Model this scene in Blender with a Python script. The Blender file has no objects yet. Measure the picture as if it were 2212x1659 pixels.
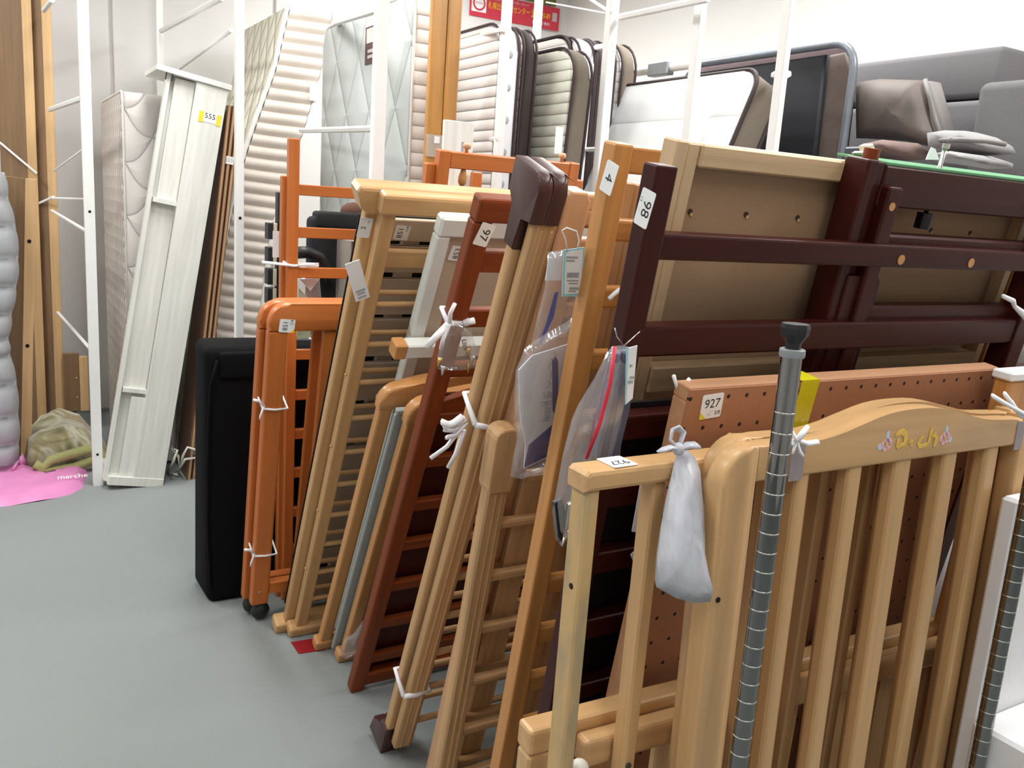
import bpy, bmesh, math, random
from mathutils import Vector, Matrix
random.seed(7)
SC = bpy.context.scene
COL = SC.collection
# ------------------------------------------------------------------ camera
FPX = 1890.0; CH = 1.40
v1 = Vector((500-1106, 10000-829.5, FPX)).normalized()            # down  (image axes: x right, y down, z forward)
v2 = Vector((4340-1106, 654-829.5, FPX)); v2 = (v2 - v1*v2.dot(v1)).normalized()
v3 = v2.cross(-v1)
if v3.z < 0: v3 = -v3
RW = Matrix((v2, v3, -v1))                                        # image axes -> world
CAM = Vector((0, 0, CH))
cam = bpy.data.cameras.new('camera'); co = bpy.data.objects.new('camera', cam); COL.objects.link(co)
cam.sensor_fit = 'HORIZONTAL'; cam.sensor_width = 36.0; cam.lens = 36.0*FPX/2212.0
cam.clip_start = .02; cam.clip_end = 100
_r = RW @ Matrix(((1,0,0),(0,-1,0),(0,0,-1)))                     # blender camera: y up, -z forward
co.matrix_world = Matrix.Translation(CAM) @ _r.to_4x4()
SC.camera = co
# ------------------------------------------------------------------ light
w = bpy.data.worlds.new('World'); SC.world = w; w.use_nodes = True
w.node_tree.nodes['Background'].inputs[0].default_value = (.9, .95, 1, 1)
w.node_tree.nodes['Background'].inputs[1].default_value = .15
CEIL = 2.95
LAMPS = [(-.9,-.4),(-.9,2.0),(-.9,4.4),(.55,-.6),(.75,1.25),(.75,3.3),(2.5,.6),(2.5,2.6),(2.3,4.6)]
LPOW = 44.0
for x, y in LAMPS:
    l = bpy.data.lights.new('ceiling_light', 'AREA'); l.shape = 'RECTANGLE'; l.size = .34; l.size_y = 1.2
    l.energy = LPOW*(1.5 if x > 2 else (.45 if y < 0 else (1.25 if y > 3 else (.55 if x > 0 else .95)))); l.color = (1, 1, .98)
    o = bpy.data.objects.new('ceiling_light_beam', l); COL.objects.link(o); o.location = (x, y, CEIL-.075)
SC.view_settings.view_transform = 'Standard'; SC.view_settings.look = 'None'
SC.view_settings.gamma = 1; SC.view_settings.use_curve_mapping = False
SC.view_settings.exposure = -.55
# ------------------------------------------------------------------ pixel helpers
def ray(x, y): return (RW @ Vector((x-1106, y-829.5, FPX))).normalized()
def hit(x, y, p, n):
    d = ray(x, y); n = Vector(n); return CAM + d*((Vector(p)-CAM).dot(n)/d.dot(n))
def fl(x, y, z=0): return hit(x, y, (0,0,z), (0,0,1))
def aY(x, y, Y): return hit(x, y, (0,Y,0), (0,1,0))
def aX(x, y, X): return hit(x, y, (X,0,0), (1,0,0))
# ------------------------------------------------------------------ materials
def lin(c): return tuple(((v/255/12.92) if v/255 <= .04045 else ((v/255+.055)/1.055)**2.4) for v in c) + (1,)
MATS = {}
def newmat(name):
    m = bpy.data.materials.new(name); m.use_nodes = True
    return m, m.node_tree, m.node_tree.nodes['Principled BSDF']
def nd(t, k, **kw):
    n = t.nodes.new(k)
    for a, b in kw.items(): setattr(n, a, b)
    return n
def plain(name, c, rough=.6, metal=0, noise=.06, scale=30, bump=0.0, spec=.5, sheen=0):
    if name in MATS: return MATS[name]
    m, t, b = newmat(name)
    tc = nd(t, 'ShaderNodeTexCoord'); n = nd(t, 'ShaderNodeTexNoise'); n.inputs['Scale'].default_value = scale; n.inputs['Detail'].default_value = 4
    t.links.new(tc.outputs['Object'], n.inputs['Vector'])
    r = nd(t, 'ShaderNodeMixRGB'); a = lin(c)
    r.inputs[1].default_value = tuple(v*(1-noise*2) for v in a[:3])+(1,); r.inputs[2].default_value = tuple(min(1, v*(1+noise*2)) for v in a[:3])+(1,)
    t.links.new(n.outputs[0], r.inputs[0]); t.links.new(r.outputs[0], b.inputs['Base Color'])
    b.inputs['Roughness'].default_value = rough; b.inputs['Metallic'].default_value = metal; b.inputs['Specular IOR Level'].default_value = spec
    if sheen: b.inputs['Sheen Weight'].default_value = sheen
    if bump:
        bp = nd(t, 'ShaderNodeBump'); bp.inputs['Strength'].default_value = bump; bp.inputs['Distance'].default_value = .004
        t.links.new(n.outputs[0], bp.inputs['Height']); t.links.new(bp.outputs[0], b.inputs['Normal'])
    MATS[name] = m; return m
def wood(name, c, axis='z', dark=.72, rough=.42, fine=55, coat=0.15, spec=.4):
    key = name+'_'+axis
    if key in MATS: return MATS[key]
    m, t, b = newmat(key)
    tc = nd(t, 'ShaderNodeTexCoord'); oi = nd(t, 'ShaderNodeObjectInfo')
    mp = nd(t, 'ShaderNodeMapping'); s = [fine]*3; s['xyz'.index(axis)] = 2.2; mp.inputs['Scale'].default_value = s
    sh = nd(t, 'ShaderNodeVectorMath', operation='MULTIPLY_ADD'); sh.inputs[1].default_value = (9, 7, 5)
    t.links.new(oi.outputs['Random'], sh.inputs[0]); t.links.new(tc.outputs['Object'], sh.inputs[2])
    t.links.new(sh.outputs[0], mp.inputs['Vector'])
    n = nd(t, 'ShaderNodeTexNoise'); n.inputs['Scale'].default_value = 1; n.inputs['Detail'].default_value = 6; n.inputs['Distortion'].default_value = .6
    t.links.new(mp.outputs[0], n.inputs['Vector'])
    cr = nd(t, 'ShaderNodeValToRGB'); a = lin(c); cr.color_ramp.elements[0].position = .3; cr.color_ramp.elements[1].position = .7
    cr.color_ramp.elements[0].color = tuple(v*dark for v in a[:3])+(1,); cr.color_ramp.elements[1].color = tuple(min(1, v*1.12) for v in a[:3])+(1,)
    t.links.new(n.outputs[0], cr.inputs[0]); t.links.new(cr.outputs[0], b.inputs['Base Color'])
    b.inputs['Specular IOR Level'].default_value = spec; b.inputs['Roughness'].default_value = rough; b.inputs['Coat Weight'].default_value = coat; b.inputs['Coat Roughness'].default_value = .25
    bp = nd(t, 'ShaderNodeBump'); bp.inputs['Strength'].default_value = .12; bp.inputs['Distance'].default_value = .002
    t.links.new(n.outputs[0], bp.inputs['Height']); t.links.new(bp.outputs[0], b.inputs['Normal'])
    MATS[key] = m; return m
def quilt(name, c, kind, ku=20., kv=20., axes='yz', depth=.012, rough=.75, seam=.8):
    """fabric with stitched seams: kind 'diamond', 'rows' (across the height), 'shell'"""
    if name in MATS: return MATS[name]
    m, t, b = newmat(name)
    tc = nd(t, 'ShaderNodeTexCoord'); sp = nd(t, 'ShaderNodeSeparateXYZ'); t.links.new(tc.outputs['Object'], sp.inputs[0])
    U = sp.outputs['xyz'.index(axes[0])]; V = sp.outputs['xyz'.index(axes[1])]
    def mth(op, a, bb=None, cc=None):
        q = nd(t, 'ShaderNodeMath', operation=op)
        for i, v in enumerate((a, bb, cc)):
            if v is None: continue
            if isinstance(v, (int, float)): q.inputs[i].default_value = v
            else: t.links.new(v, q.inputs[i])
        return q.outputs[0]
    if kind == 'rows':
        h = mth('ABSOLUTE', mth('SINE', mth('MULTIPLY', V, kv)))
    else:
        u = mth('MULTIPLY', U, ku); v = mth('MULTIPLY', V, kv)
        if kind == 'shell': v = mth('ADD', v, mth('MULTIPLY', mth('SINE', mth('MULTIPLY', u, 2.)), .45))
        h = mth('MINIMUM', mth('ABSOLUTE', mth('SINE', mth('ADD', u, v))), mth('ABSOLUTE', mth('SINE', mth('SUBTRACT', u, v))))
    h = mth('POWER', h, .5)
    bp = nd(t, 'ShaderNodeBump'); bp.inputs['Strength'].default_value = 1; bp.inputs['Distance'].default_value = depth
    t.links.new(h, bp.inputs['Height']); t.links.new(bp.outputs[0], b.inputs['Normal'])
    a = lin(c); r = nd(t, 'ShaderNodeMixRGB'); r.inputs[1].default_value = tuple(x*seam for x in a[:3])+(1,); r.inputs[2].default_value = a
    t.links.new(mth('MINIMUM', mth('MULTIPLY', h, 2.2), 1.), r.inputs[0]); t.links.new(r.outputs[0], b.inputs['Base Color'])
    b.inputs['Roughness'].default_value = rough; b.inputs['Specular IOR Level'].default_value = .25
    MATS[name] = m; return m
def film(name, tint=(235,238,245), haze=.12, gloss=.12):
    if name in MATS: return MATS[name]
    m = bpy.data.materials.new(name); m.use_nodes = True; t = m.node_tree; t.nodes.clear()
    o = nd(t, 'ShaderNodeOutputMaterial'); tr = nd(t, 'ShaderNodeBsdfTransparent'); df = nd(t, 'ShaderNodeBsdfDiffuse'); gl = nd(t, 'ShaderNodeBsdfGlossy')
    df.inputs[0].default_value = lin(tint); gl.inputs['Roughness'].default_value = .12
    n = nd(t, 'ShaderNodeTexNoise'); n.inputs['Scale'].default_value = 11; n.inputs['Distortion'].default_value = 1.2; n.inputs['Detail'].default_value = 3
    tc = nd(t, 'ShaderNodeTexCoord'); mp = nd(t, 'ShaderNodeMapping'); mp.inputs['Scale'].default_value = (2.2, 2.2, .5)
    t.links.new(tc.outputs['Object'], mp.inputs[0]); t.links.new(mp.outputs[0], n.inputs['Vector'])
    bp = nd(t, 'ShaderNodeBump'); bp.inputs['Strength'].default_value = .35; bp.inputs['Distance'].default_value = .01
    t.links.new(n.outputs[0], bp.inputs['Height'])
    for s_ in (df, gl): t.links.new(bp.outputs[0], s_.inputs['Normal'])
    m1 = nd(t, 'ShaderNodeMixShader'); m1.inputs[0].default_value = haze; t.links.new(tr.outputs[0], m1.inputs[1]); t.links.new(df.outputs[0], m1.inputs[2])
    m2 = nd(t, 'ShaderNodeMixShader'); m2.inputs[0].default_value = gloss; t.links.new(m1.outputs[0], m2.inputs[1]); t.links.new(gl.outputs[0], m2.inputs[2])
    t.links.new(m2.outputs[0], o.inputs[0]); MATS[name] = m; return m
WHITE = plain('white_steel', (238,238,236), .4, noise=.02)
PAPER = plain('paper', (240,240,240), .7, noise=.02)
INK = plain('ink', (35,35,40), .7, noise=0)
GINK = plain('grey_ink', (165,165,170), .7, noise=0)
STRING = plain('white_string', (245,244,248), .5, noise=.03)
BLACK = plain('black_plastic', (26,27,30), .45, noise=.1)
STEEL = plain('bright_steel', (205,205,200), .25, metal=1, noise=.03)
# ------------------------------------------------------------------ mesh helpers
def obj(name, bm, mat, parent=None, smooth=False, autos=False):
    me = bpy.data.meshes.new(name); bmesh.ops.recalc_face_normals(bm, faces=bm.faces); bm.to_mesh(me); bm.free()
    for m in (mat if isinstance(mat, (list, tuple)) else [mat]): me.materials.append(m)
    if smooth:
        for p in me.polygons: p.use_smooth = True
        if autos: me.set_sharp_from_angle(angle=math.radians(38))
    o = bpy.data.objects.new(name, me); COL.objects.link(o); o.parent = parent; return o
def tag(o, label=None, cat=None, group=None, kind=None):
    for k, v in (('label',label),('category',cat),('group',group),('kind',kind)):
        if v: o[k] = v
    return o
def bbox(x0, x1, y0, y1, z0, z1, bev=.003, seg=1):
    bm = bmesh.new(); bmesh.ops.create_cube(bm, size=1)
    bmesh.ops.scale(bm, vec=(abs(x1-x0), abs(y1-y0), abs(z1-z0)), verts=bm.verts)
    bmesh.ops.translate(bm, vec=((x0+x1)/2, (y0+y1)/2, (z0+z1)/2), verts=bm.verts)
    bev = min(bev, .45*min(abs(x1-x0), abs(y1-y0), abs(z1-z0)))
    if bev > 0: bmesh.ops.bevel(bm, geom=list(bm.edges), offset=bev, segments=seg, affect='EDGES', profile=.5)
    return bm
def prism(pts, d0, d1, axis='y', bev=0, seg=2):
    """extrude outline; axis y: pts are (x,z); axis x: pts are (y,z); axis z: pts are (x,y)"""
    f = {'y': lambda p, d: (p[0], d, p[1]), 'x': lambda p, d: (d, p[0], p[1]), 'z': lambda p, d: (p[0], p[1], d)}[axis]
    bm = bmesh.new(); A = [bm.verts.new(f(p, d0)) for p in pts]; B = [bm.verts.new(f(p, d1)) for p in pts]
    fa = bm.faces.new(A); fb = bm.faces.new(B[::-1]); n = len(pts)
    for i in range(n): bm.faces.new((A[i], B[i], B[(i+1) % n], A[(i+1) % n]))
    if bev: bmesh.ops.bevel(bm, geom=[e for e in list(fa.edges)+list(fb.edges)], offset=bev, segments=seg, affect='EDGES', profile=.5)
    return bm
def arc(cx, cz, r, a0, a1, n=6): return [(cx+r*math.cos(math.radians(a0+(a1-a0)*i/n)), cz+r*math.sin(math.radians(a0+(a1-a0)*i/n))) for i in range(n+1)]
def tube_bm(pts, r, sides=8, flat=1.0, caps=True, bm=None, rs=None):
    bm = bm or bmesh.new(); pts = [Vector(p) for p in pts]; rings = []; N = None
    for i, p in enumerate(pts):
        T = (pts[min(i+1, len(pts)-1)]-pts[max(i-1, 0)]).normalized()
        if N is None: N = T.orthogonal().normalized()
        else:
            N = N - T*N.dot(T); N = N.normalized() if N.length > 1e-6 else T.orthogonal().normalized()
        Bn = T.cross(N); rr = rs[i] if rs else r
        rings.append([bm.verts.new(p+(N*math.cos(2*math.pi*k/sides)*rr+Bn*math.sin(2*math.pi*k/sides)*rr*flat)) for k in range(sides)])
    for a, b in zip(rings, rings[1:]):
        for k in range(sides): bm.faces.new((a[k], a[(k+1) % sides], b[(k+1) % sides], b[k]))
    if caps: bm.faces.new(rings[0]); bm.faces.new(rings[-1][::-1])
    return bm
def lathe_bm(prof, n=16):
    bm = bmesh.new(); R_ = []
    for r, z in prof: R_.append([bm.verts.new((r*math.cos(2*math.pi*k/n), r*math.sin(2*math.pi*k/n), z)) for k in range(n)])
    for a, b in zip(R_, R_[1:]):
        for k in range(n): bm.faces.new((a[k], a[(k+1) % n], b[(k+1) % n], b[k]))
    bm.faces.new(R_[0][::-1]); bm.faces.new(R_[-1]); return bm
def ball_bm(c, r, sc=(1,1,1), u=14, v=9):
    bm = bmesh.new(); bmesh.ops.create_uvsphere(bm, u_segments=u, v_segments=v, radius=r)
    bmesh.ops.scale(bm, vec=sc, verts=bm.verts); bmesh.ops.translate(bm, vec=c, verts=bm.verts); return bm
_txt = {}
def text_bm(s, size, depth=.0004):
    """glyphs in the xz plane facing -y, centred on the origin"""
    if (s, size) not in _txt:
        cu = bpy.data.curves.new('t', 'FONT'); cu.body = s; cu.size = size; cu.align_x = 'CENTER'; cu.align_y = 'CENTER'; cu.resolution_u = 3
        o = bpy.data.objects.new('t', cu); COL.objects.link(o); bpy.context.view_layer.update()
        me = bpy.data.meshes.new_from_object(o.evaluated_get(bpy.context.evaluated_depsgraph_get()))
        bpy.data.objects.remove(o); bpy.data.curves.remove(cu); _txt[(s, size)] = me
    bm = bmesh.new(); bm.from_mesh(_txt[(s, size)])
    bmesh.ops.transform(bm, matrix=Matrix(((1,0,0,0),(0,0,-1,0),(0,1,0,0),(0,0,0,1))), verts=bm.verts); return bm
def puff_bm(outline, mid, t, jit=.0, levels=(1,.82,.6,.35,.12)):
    """closed pillow between two bulged sheets; outline: list of Vector in a plane, t: half thickness vector"""
    bm = bmesh.new(); mid = Vector(mid); t = Vector(t); n = len(outline); rnd = random.Random(len(outline)*7+1)
    base = [bm.verts.new(p) for p in outline]
    for sgn in (1, -1):
        prev = base
        for lv in levels[1:]:
            cur = [bm.verts.new(mid+(Vector(p)-mid)*lv + t*sgn*((1-lv*lv)**.5 + rnd.uniform(-jit, jit))) for p in outline]
            for i in range(n): bm.faces.new((prev[i], prev[(i+1) % n], cur[(i+1) % n], cur[i]))
            prev = cur
        bm.faces.new(prev)
    return bm
def rough_up(bm, amp, scale, seed=0):
    from mathutils import noise
    for v in bm.verts:
        q = v.co*scale+Vector((seed, seed*.7, 1.3)); v.co += Vector((noise.noise(q), noise.noise(q+Vector((9,0,0))), noise.noise(q+Vector((0,9,0)))))*amp
    return bm
def empty(name, loc=(0,0,0), label=None, cat=None, group=None):
    o = bpy.data.objects.new(name, None); COL.objects.link(o); o.location = loc; o.empty_display_size = .05
    return tag(o, label, cat, group)
class Pan:
    """a leaning panel: local x along the panel, z up the panel, y away from the viewer; base on the floor"""
    def __init__(s, name, label, cat, X, Y, lean=0, yaw=0, group=None, Z=0):
        s.root = empty(name, (X, Y, Z), label, cat, group); s.root.rotation_euler = (math.radians(lean), 0, math.radians(yaw))
        s.M = Matrix.Translation((X, Y, Z)) @ Matrix.Rotation(math.radians(yaw), 4, 'Z') @ Matrix.Rotation(math.radians(lean), 4, 'X')
        s.I = s.M.inverted()
    def P(s, x, y, d=0):
        a = s.I @ CAM; r = s.I.to_3x3() @ ray(x, y); return a + r*((d-a.y)/r.y)
    def x(s, x, y, d=0): return s.P(x, y, d).x
    def z(s, x, y, d=0): return s.P(x, y, d).z
    def box(s, name, x0, x1, z0, z1, y0, y1, mat, bev=.003, seg=1, parent=None): return obj(name, bbox(x0, x1, y0, y1, z0, z1, bev, seg), mat, parent or s.root)
    def poly(s, name, pts, y0, y1, mat, bev=.003, seg=2, parent=None, smooth=False): return obj(name, prism(pts, y0, y1, 'y', bev, seg), mat, parent or s.root, smooth, True)
    def rod(s, name, x0, x1, z, y, r, mat, sides=12): return obj(name, tube_bm([(x0, y, z), (x1, y, z)], r, sides), mat, s.root, True, True)
    def tie(s, z, x0, x1, y0, y1, tails=(), r=.0035, name='string_tie', sag=.01):
        e = .003; pts = [(x0-e,y0-e,z),((x0+x1)/2,y0-e,z-sag*.3),(x1+e,y0-e,z-sag*.2),(x1+e,y1+e,z+sag),(x0-e,y1+e,z+sag),(x0-e,y0-e,z)]
        bm = tube_bm(pts, r, 6)
        for tl in tails: tube_bm(tl, r*1.25, 6, bm=bm, flat=.6)
        return obj(name, bm, STRING, s.root, True)
    def sticker(s, x, y, w, h, text, rot=0, d=0, face='front', sub=None, at=None, corner=None, label=None):
        """printed label on the front (plane y=d), the left side (plane x=d) or the top (plane z=d)"""
        if at is None:
            if face == 'front': at = s.P(x, y, d)
            else:
                a = s.I @ CAM; r = s.I.to_3x3() @ ray(x, y); k = 0 if face == 'left' else 2; at = a + r*((d-a[k])/r[k])
        Rm = Matrix.Rotation(math.radians(-rot), 4, 'Y')
        if face == 'left': Rm = Matrix.Rotation(math.radians(-90), 4, 'Z') @ Rm
        if face == 'top': Rm = Matrix.Rotation(math.radians(-90), 4, 'X') @ Rm
        T = Matrix.Translation(at) @ Rm
        pts = arc(w/2-.003, h/2-.003, .003, 0, 90, 3)+arc(-w/2+.003, h/2-.003, .003, 90, 180, 3)+arc(-w/2+.003, -h/2+.003, .003, 180, 270, 3)+arc(w/2-.003, -h/2+.003, .003, 270, 360, 3)
        bm = prism(pts, -.0008, 0, 'y'); bmesh.ops.transform(bm, matrix=T, verts=bm.verts)
        st = obj('number_sticker', bm, PAPER, s.root); st['label'] = label or 'white paper sticker printed %s' % text
        bm = text_bm(text, min(h*(.78 if sub is None else .52), w/len(text)*1.5) if face == 'front' and sub is not None else min(h*.8, w/len(text)*1.5)); bmesh.ops.translate(bm, vec=(0, -.0011, h*.1 if sub is not None else 0), verts=bm.verts); bmesh.ops.transform(bm, matrix=T, verts=bm.verts)
        obj('printed_number', bm, INK, st)
        if sub is not None:
            for i, (tx, sz, px_, pz, mt) in enumerate(sub):
                bm = text_bm(tx, h*sz); bmesh.ops.translate(bm, vec=(px_*w, -.0011, pz*h), verts=bm.verts); bmesh.ops.transform(bm, matrix=T, verts=bm.verts)
                obj('small_print', bm, mt, st)
        if corner:
            bm = prism([(-w/2,-h/2),(-w/2+.012,-h/2),(-w/2,-h/2+.012)], -.0011, -.0008, 'y'); bmesh.ops.transform(bm, matrix=T, verts=bm.verts); obj('yellow_corner', bm, plain('yellow_tape', (235,215,60), .5), st)
        return st
def struct(name, bm, m): o = obj(name, bm, m); o['kind'] = 'structure'; return o
# ------------------------------------------------------------------ the room
CARPET = plain('carpet', (146,151,150), .95, noise=.07, scale=420, bump=.6, spec=.1)
WALL = plain('wall_paint', (226,223,220), .8, noise=.02, scale=3)
RW_X = 3.7; FW_Y = 5.72
struct('floor', bbox(-3, RW_X+.2, -2.6, FW_Y+.2, -.1, 0, 0), CARPET)
struct('wall_far', bbox(-3, RW_X+.2, FW_Y, FW_Y+.1, 0, CEIL, 0), WALL)
struct('wall_right', bbox(RW_X, RW_X+.1, -2.6, FW_Y, 0, CEIL, 0), WALL)
struct('wall_pillar', bbox(RW_X-.35, RW_X+.02, .6, 2.24, 0, CEIL, .004), plain('pillar_paint', (205,196,195), .8, noise=.02))
struct('wall_left', bbox(-3.1, -3, -2.6, FW_Y, 0, CEIL, 0), WALL)
struct('wall_near', bbox(-3, RW_X, -2.7, -2.6, 0, CEIL, 0), WALL)
struct('ceiling', bbox(-3, RW_X, -2.6, FW_Y, CEIL, CEIL+.1, 0), plain('ceiling_paint', (235,235,232), .9, noise=.02))
GREYP = plain('grey_panel', (222,219,217), .55, noise=.02, scale=4)
for i, (a, b) in enumerate([(-1.2,-.3),(-.28,.62),(.64,1.54),(1.56,2.46),(2.48,3.4)]):
    o = struct('trim_%d' % (i+1), bbox(a, b, FW_Y-.02, FW_Y+.005, .02, 2.9, .004), GREYP)
tubem, t_, b_ = newmat('tube_glow'); b_.inputs['Emission Color'].default_value = (.97,1,1,1); b_.inputs['Emission Strength'].default_value = 9
for i, (x, y) in enumerate(LAMPS):
    where = ['behind the viewer over the aisle','over the open aisle floor','over the far end of the aisle','above the viewer','over the leaning bed frames','over the white shelf unit','over the right wall near the viewer','over the grey sofa','over the far corner'][i]
    e = empty('ceiling_lamp', (x, y, CEIL), 'white fluorescent ceiling fitting ' + where, 'lamp', 'fluorescent ceiling lamps')
    obj('housing', bbox(-.19, .19, -.63, .63, -.06, 0, .006), WHITE, e)
    for s in (-1, 1): obj('tube', tube_bm([(s*.08, -.58, -.066), (s*.08, .58, -.066)], .008, 8), tubem, e, True)
# ------------------------------------------------------------------ colours of the timber
def W(n, ax='z'):
    return {'orange': lambda: wood('orange_lacquer', (192,108,50), ax, .9, .36, 40, .2), 'beige': lambda: wood('beige_beech', (200,158,108), ax, .9, .38, 45, .3),
     'tan': lambda: wood('tan_beech', (196,140,84), ax, .92, .36, 45, .3), 'redbrown': lambda: wood('redbrown_stain', (128,58,20), ax, .78, .45, 50, .05, .25),
     'deepred': lambda: wood('deep_red_stain', (70,22,12), ax, .75, .45, 55, .05, .2), 'pine': lambda: wood('pale_pine', (200,158,112), ax, .74, .5, 60, .05),
     'honey': lambda: wood('honey_pine', (200,140,78), ax, .8, .4, 50, .25), 'ash': lambda: wood('pale_ash', (212,180,142), ax, .82, .5, 70, .05),
     'maho': lambda: wood('mahogany', (60,17,12), ax, .7, .42, 45, .05, .22), 'crib': lambda: wood('light_crib_wood', (206,164,114), ax, .9, .4, 40, .25),
     'pink': lambda: wood('pinkish_beech', (208,162,124), ax, .92, .4, 40, .2), 'fibre': lambda: plain('fibreboard', (170,138,108), .75, noise=.05, scale=160),
     'peg': lambda: plain('hardboard', (178,120,80), .6, noise=.05, scale=120), 'column': lambda: wood('varnished_column', (196,140,70), ax, .75, .35, 30, .3),
     'plank': lambda: wood('fawn_plank', (132,104,76), ax, .85, .5, 60, .05)}[n]()
GIN = 'cot and bed frames leaning in a row'

# ================================================================== the row of leaning frames, far to near
# ---- orange cot end panels on casters
def orange_end(X, Y, label, first):
    p = Pan('cot_end_panel', label, 'cot panel', X, Y, 11.2, 0, GIN); L = 1.10
    sx = .057; Wd = .68
    p.box('stile', 0, sx, .065, L-.085, 0, .034, W('orange'), .006, 2); p.box('stile', Wd-sx, Wd, .065, L-.085, 0, .034, W('orange'), .006, 2)
    pts = [(0, L-.085)]+[(Wd, L-.085)]+arc(Wd-.06, L-.06, .06, 0, 90)+arc(.06, L-.06, .06, 90, 180)
    p.poly('top_rail', pts, -.002, .036, W('orange', 'x'), .008, 2, smooth=True)
    for k in range(4): p.box('slat', .165+k*.108, .225+k*.108, .13, L-.084, .008, .026, W('orange'), .004)
    p.box('bottom_rail', sx, Wd-sx, .10, .145, .002, .032, W('orange','x'), .004)
    for xx in (.03, Wd-.03):
        c = obj('caster', ball_bm((xx+.006, .018, .032), .031, (1,.75,1)), BLACK, p.root, True)
        obj('caster_fork', bbox(xx-.013, xx+.013, .004, .03, .04, .07, .004), BLACK, c)
    return p
pb = orange_end(.655, 2.735, 'orange lacquered cot end panel standing behind its twin, against the black bag', False)
pa = orange_end(.668, 2.68, 'orange lacquered cot end panel with rounded corner and 851 sticker', True)
pa.sticker(620, 704, .040, .045, '851', 86, -.002, sub=[('1/4', .3, .3, -.3, INK), ('-----', .16, -.1, -.33, GINK)], corner=True)
for (x, y) in ((570, 882), (548, 1200)):
    P = pa.P(x, y)
    pa.tie(P.z, 0, .068, 0, .09, [[(0,-.003,P.z+.01),(-.02,-.01,P.z+.03),(-.035,-.012,P.z+.035)], [(0,-.003,P.z+.01),(-.012,-.012,P.z-.02),(-.012,-.012,P.z-.03)]], sag=.02)
for d in (.0,): obj('screw_cap', tube_bm([(.022,-.003,.12),(.022,.002,.12)], .004, 8), STEEL, pa.root)
# ---- tall orange ladder-like side rail
p = Pan('bed_side_ladder', 'tall narrow orange ladder frame rising behind the orange cot panels', 'bed frame', .800, 2.80, .6, 0, GIN)
u0 = p.x(613, 1100); u1 = u0+.034
p.box('post', u0, u1, 0, 1.555, 0, .03, W('orange')); p.box('post', u0-.012, u0+.02, .0, 1.44, .034, .06, W('orange')); p.box('post', .66, .694, 0, 1.50, 0, .03, W('orange'))
for y in (411, 503, 590, 678, 767, 854, 938, 1021, 1105, 1185):
    zz = p.z(660, y); p.box('rung', u1-.004, .662, zz-.017, zz+.017, .004, .026, W('orange','x'), .002)
zz = p.z(620, 572); p.tie(zz, u0, u1, 0, .062, [[(u0,-.004,zz),(u0-.04,-.012,zz+.004),(u0-.085,-.014,zz+.008)], [(u1,-.004,zz),(u1+.03,-.01,zz+.005),(u1+.05,-.01,zz+.004)]], r=.005)
obj('paper_slip', bbox(p.x(603,560)-.004, p.x(622,560), .062, .064, p.z(610,560), p.z(610,502), 0), PAPER, p.root)
obj('paper_slip', bbox(u1, p.x(695,573), .03, .033, p.z(660,578), p.z(660,569), 0), PAPER, p.root)
# ---- orange bed frame with wooden pegs, further right
p = Pan('bed_end', 'orange bed frame end with wooden pegs on top rail, in front of mattresses', 'bed frame', 1.20, 2.74, 9, 0, GIN)
xl, xr = p.x(950,345), p.x(1230,375); zt = p.z(958,325)
p.box('post', xl, xl+.038, 0, zt, 0, .04, W('orange')); p.box('post', xr, xr+.038, 0, zt, 0, .04, W('orange'))
p.box('top_rail', xl+.038, xr, zt-.052, zt-.002, .002, .036, W('orange','x')); p.box('low_rail', xl+.038, xr, .35, .42, .002, .036, W('orange','x'))
p.box('side_block', xr+.038, xr+.07, zt-.22, zt-.055, .01, .04, W('orange')); p.box('side_block', xl-.03, xl, zt-.5, zt-.045, .02, .05, W('orange'))
for (x, y, s) in ((1008,322,1),(1215,337,1),(1003,352,-1)):
    q = p.P(x, y, .018); z0 = zt if s > 0 else zt-.052
    bm = lathe_bm([(.006,0),(.006,.012),(.012,.014),(.013,.024),(.009,.03)] if s > 0 else [(.005,0),(.008,-.008),(.014,-.03),(.013,-.046),(.006,-.056)], 10)
    bmesh.ops.translate(bm, vec=(q.x, .018, z0-.003*s), verts=bm.verts); obj('wooden_peg', bm, W('pink') if s > 0 else W('honey'), p.root, True)
# ---- beige cot long sides, standing on end
def dowel_side(p, Lz, Wd, sw, rungs, mat, t=.03, rr=.0075, topover=True):
    p.box('post', 0, sw, .035, Lz, 0, t, W(mat), .006, 2); p.box('post', Wd-sw, Wd, .035, Lz, 0, t, W(mat), .006, 2)
    for z in rungs: p.rod('dowel', sw-.003, Wd-sw+.003, z, t/2, rr, W(mat,'x'))
BW = .76
p = Pan('cot_side_panel', 'beige cot side standing on end, rear one of the pair', 'cot panel', .752, 2.588, 24.6, 0, GIN); L = 1.565
rz = [p.z(858, y, .015) for y in (632, 718, 798)]; st_ = (rz[0]-rz[2])/2; zs = [rz[0]-st_*k for k in range(15) if rz[0]-st_*k > .1]
dowel_side(p, L-.02, BW, .036, zs, 'beige')
pts = [(-.030, L-.03)]+[(-.02, L-.055), (0, L-.068), (BW, L-.068), (BW, L)]+[(-.03, L), (-.037, L-.012)]
p.poly('top_rail', pts, -.022, .035, W('beige','x'), .008, 2); p.box('bottom_rail', -.03, BW, .0, .042, -.012, .045, W('beige','x'), .008, 2)
zz = p.z(858, 556, .012); p.box('slat', .03, BW-.03, zz-.028, zz+.02, .006, .024, W('beige','x'))
p.sticker(788, 492, .052, .032, '2', 88, -.001, sub=[('1/4', .2, .3, -.2, INK), ('----', .14, -.2, -.3, GINK)], label='white paper sticker wrapped on the post')
p2 = p
p = Pan('cot_side_panel', 'beige cot side standing on end, front one with hanging price tag', 'cot panel', .776, 2.545, 24.6, 0, GIN); L = 1.545
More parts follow.
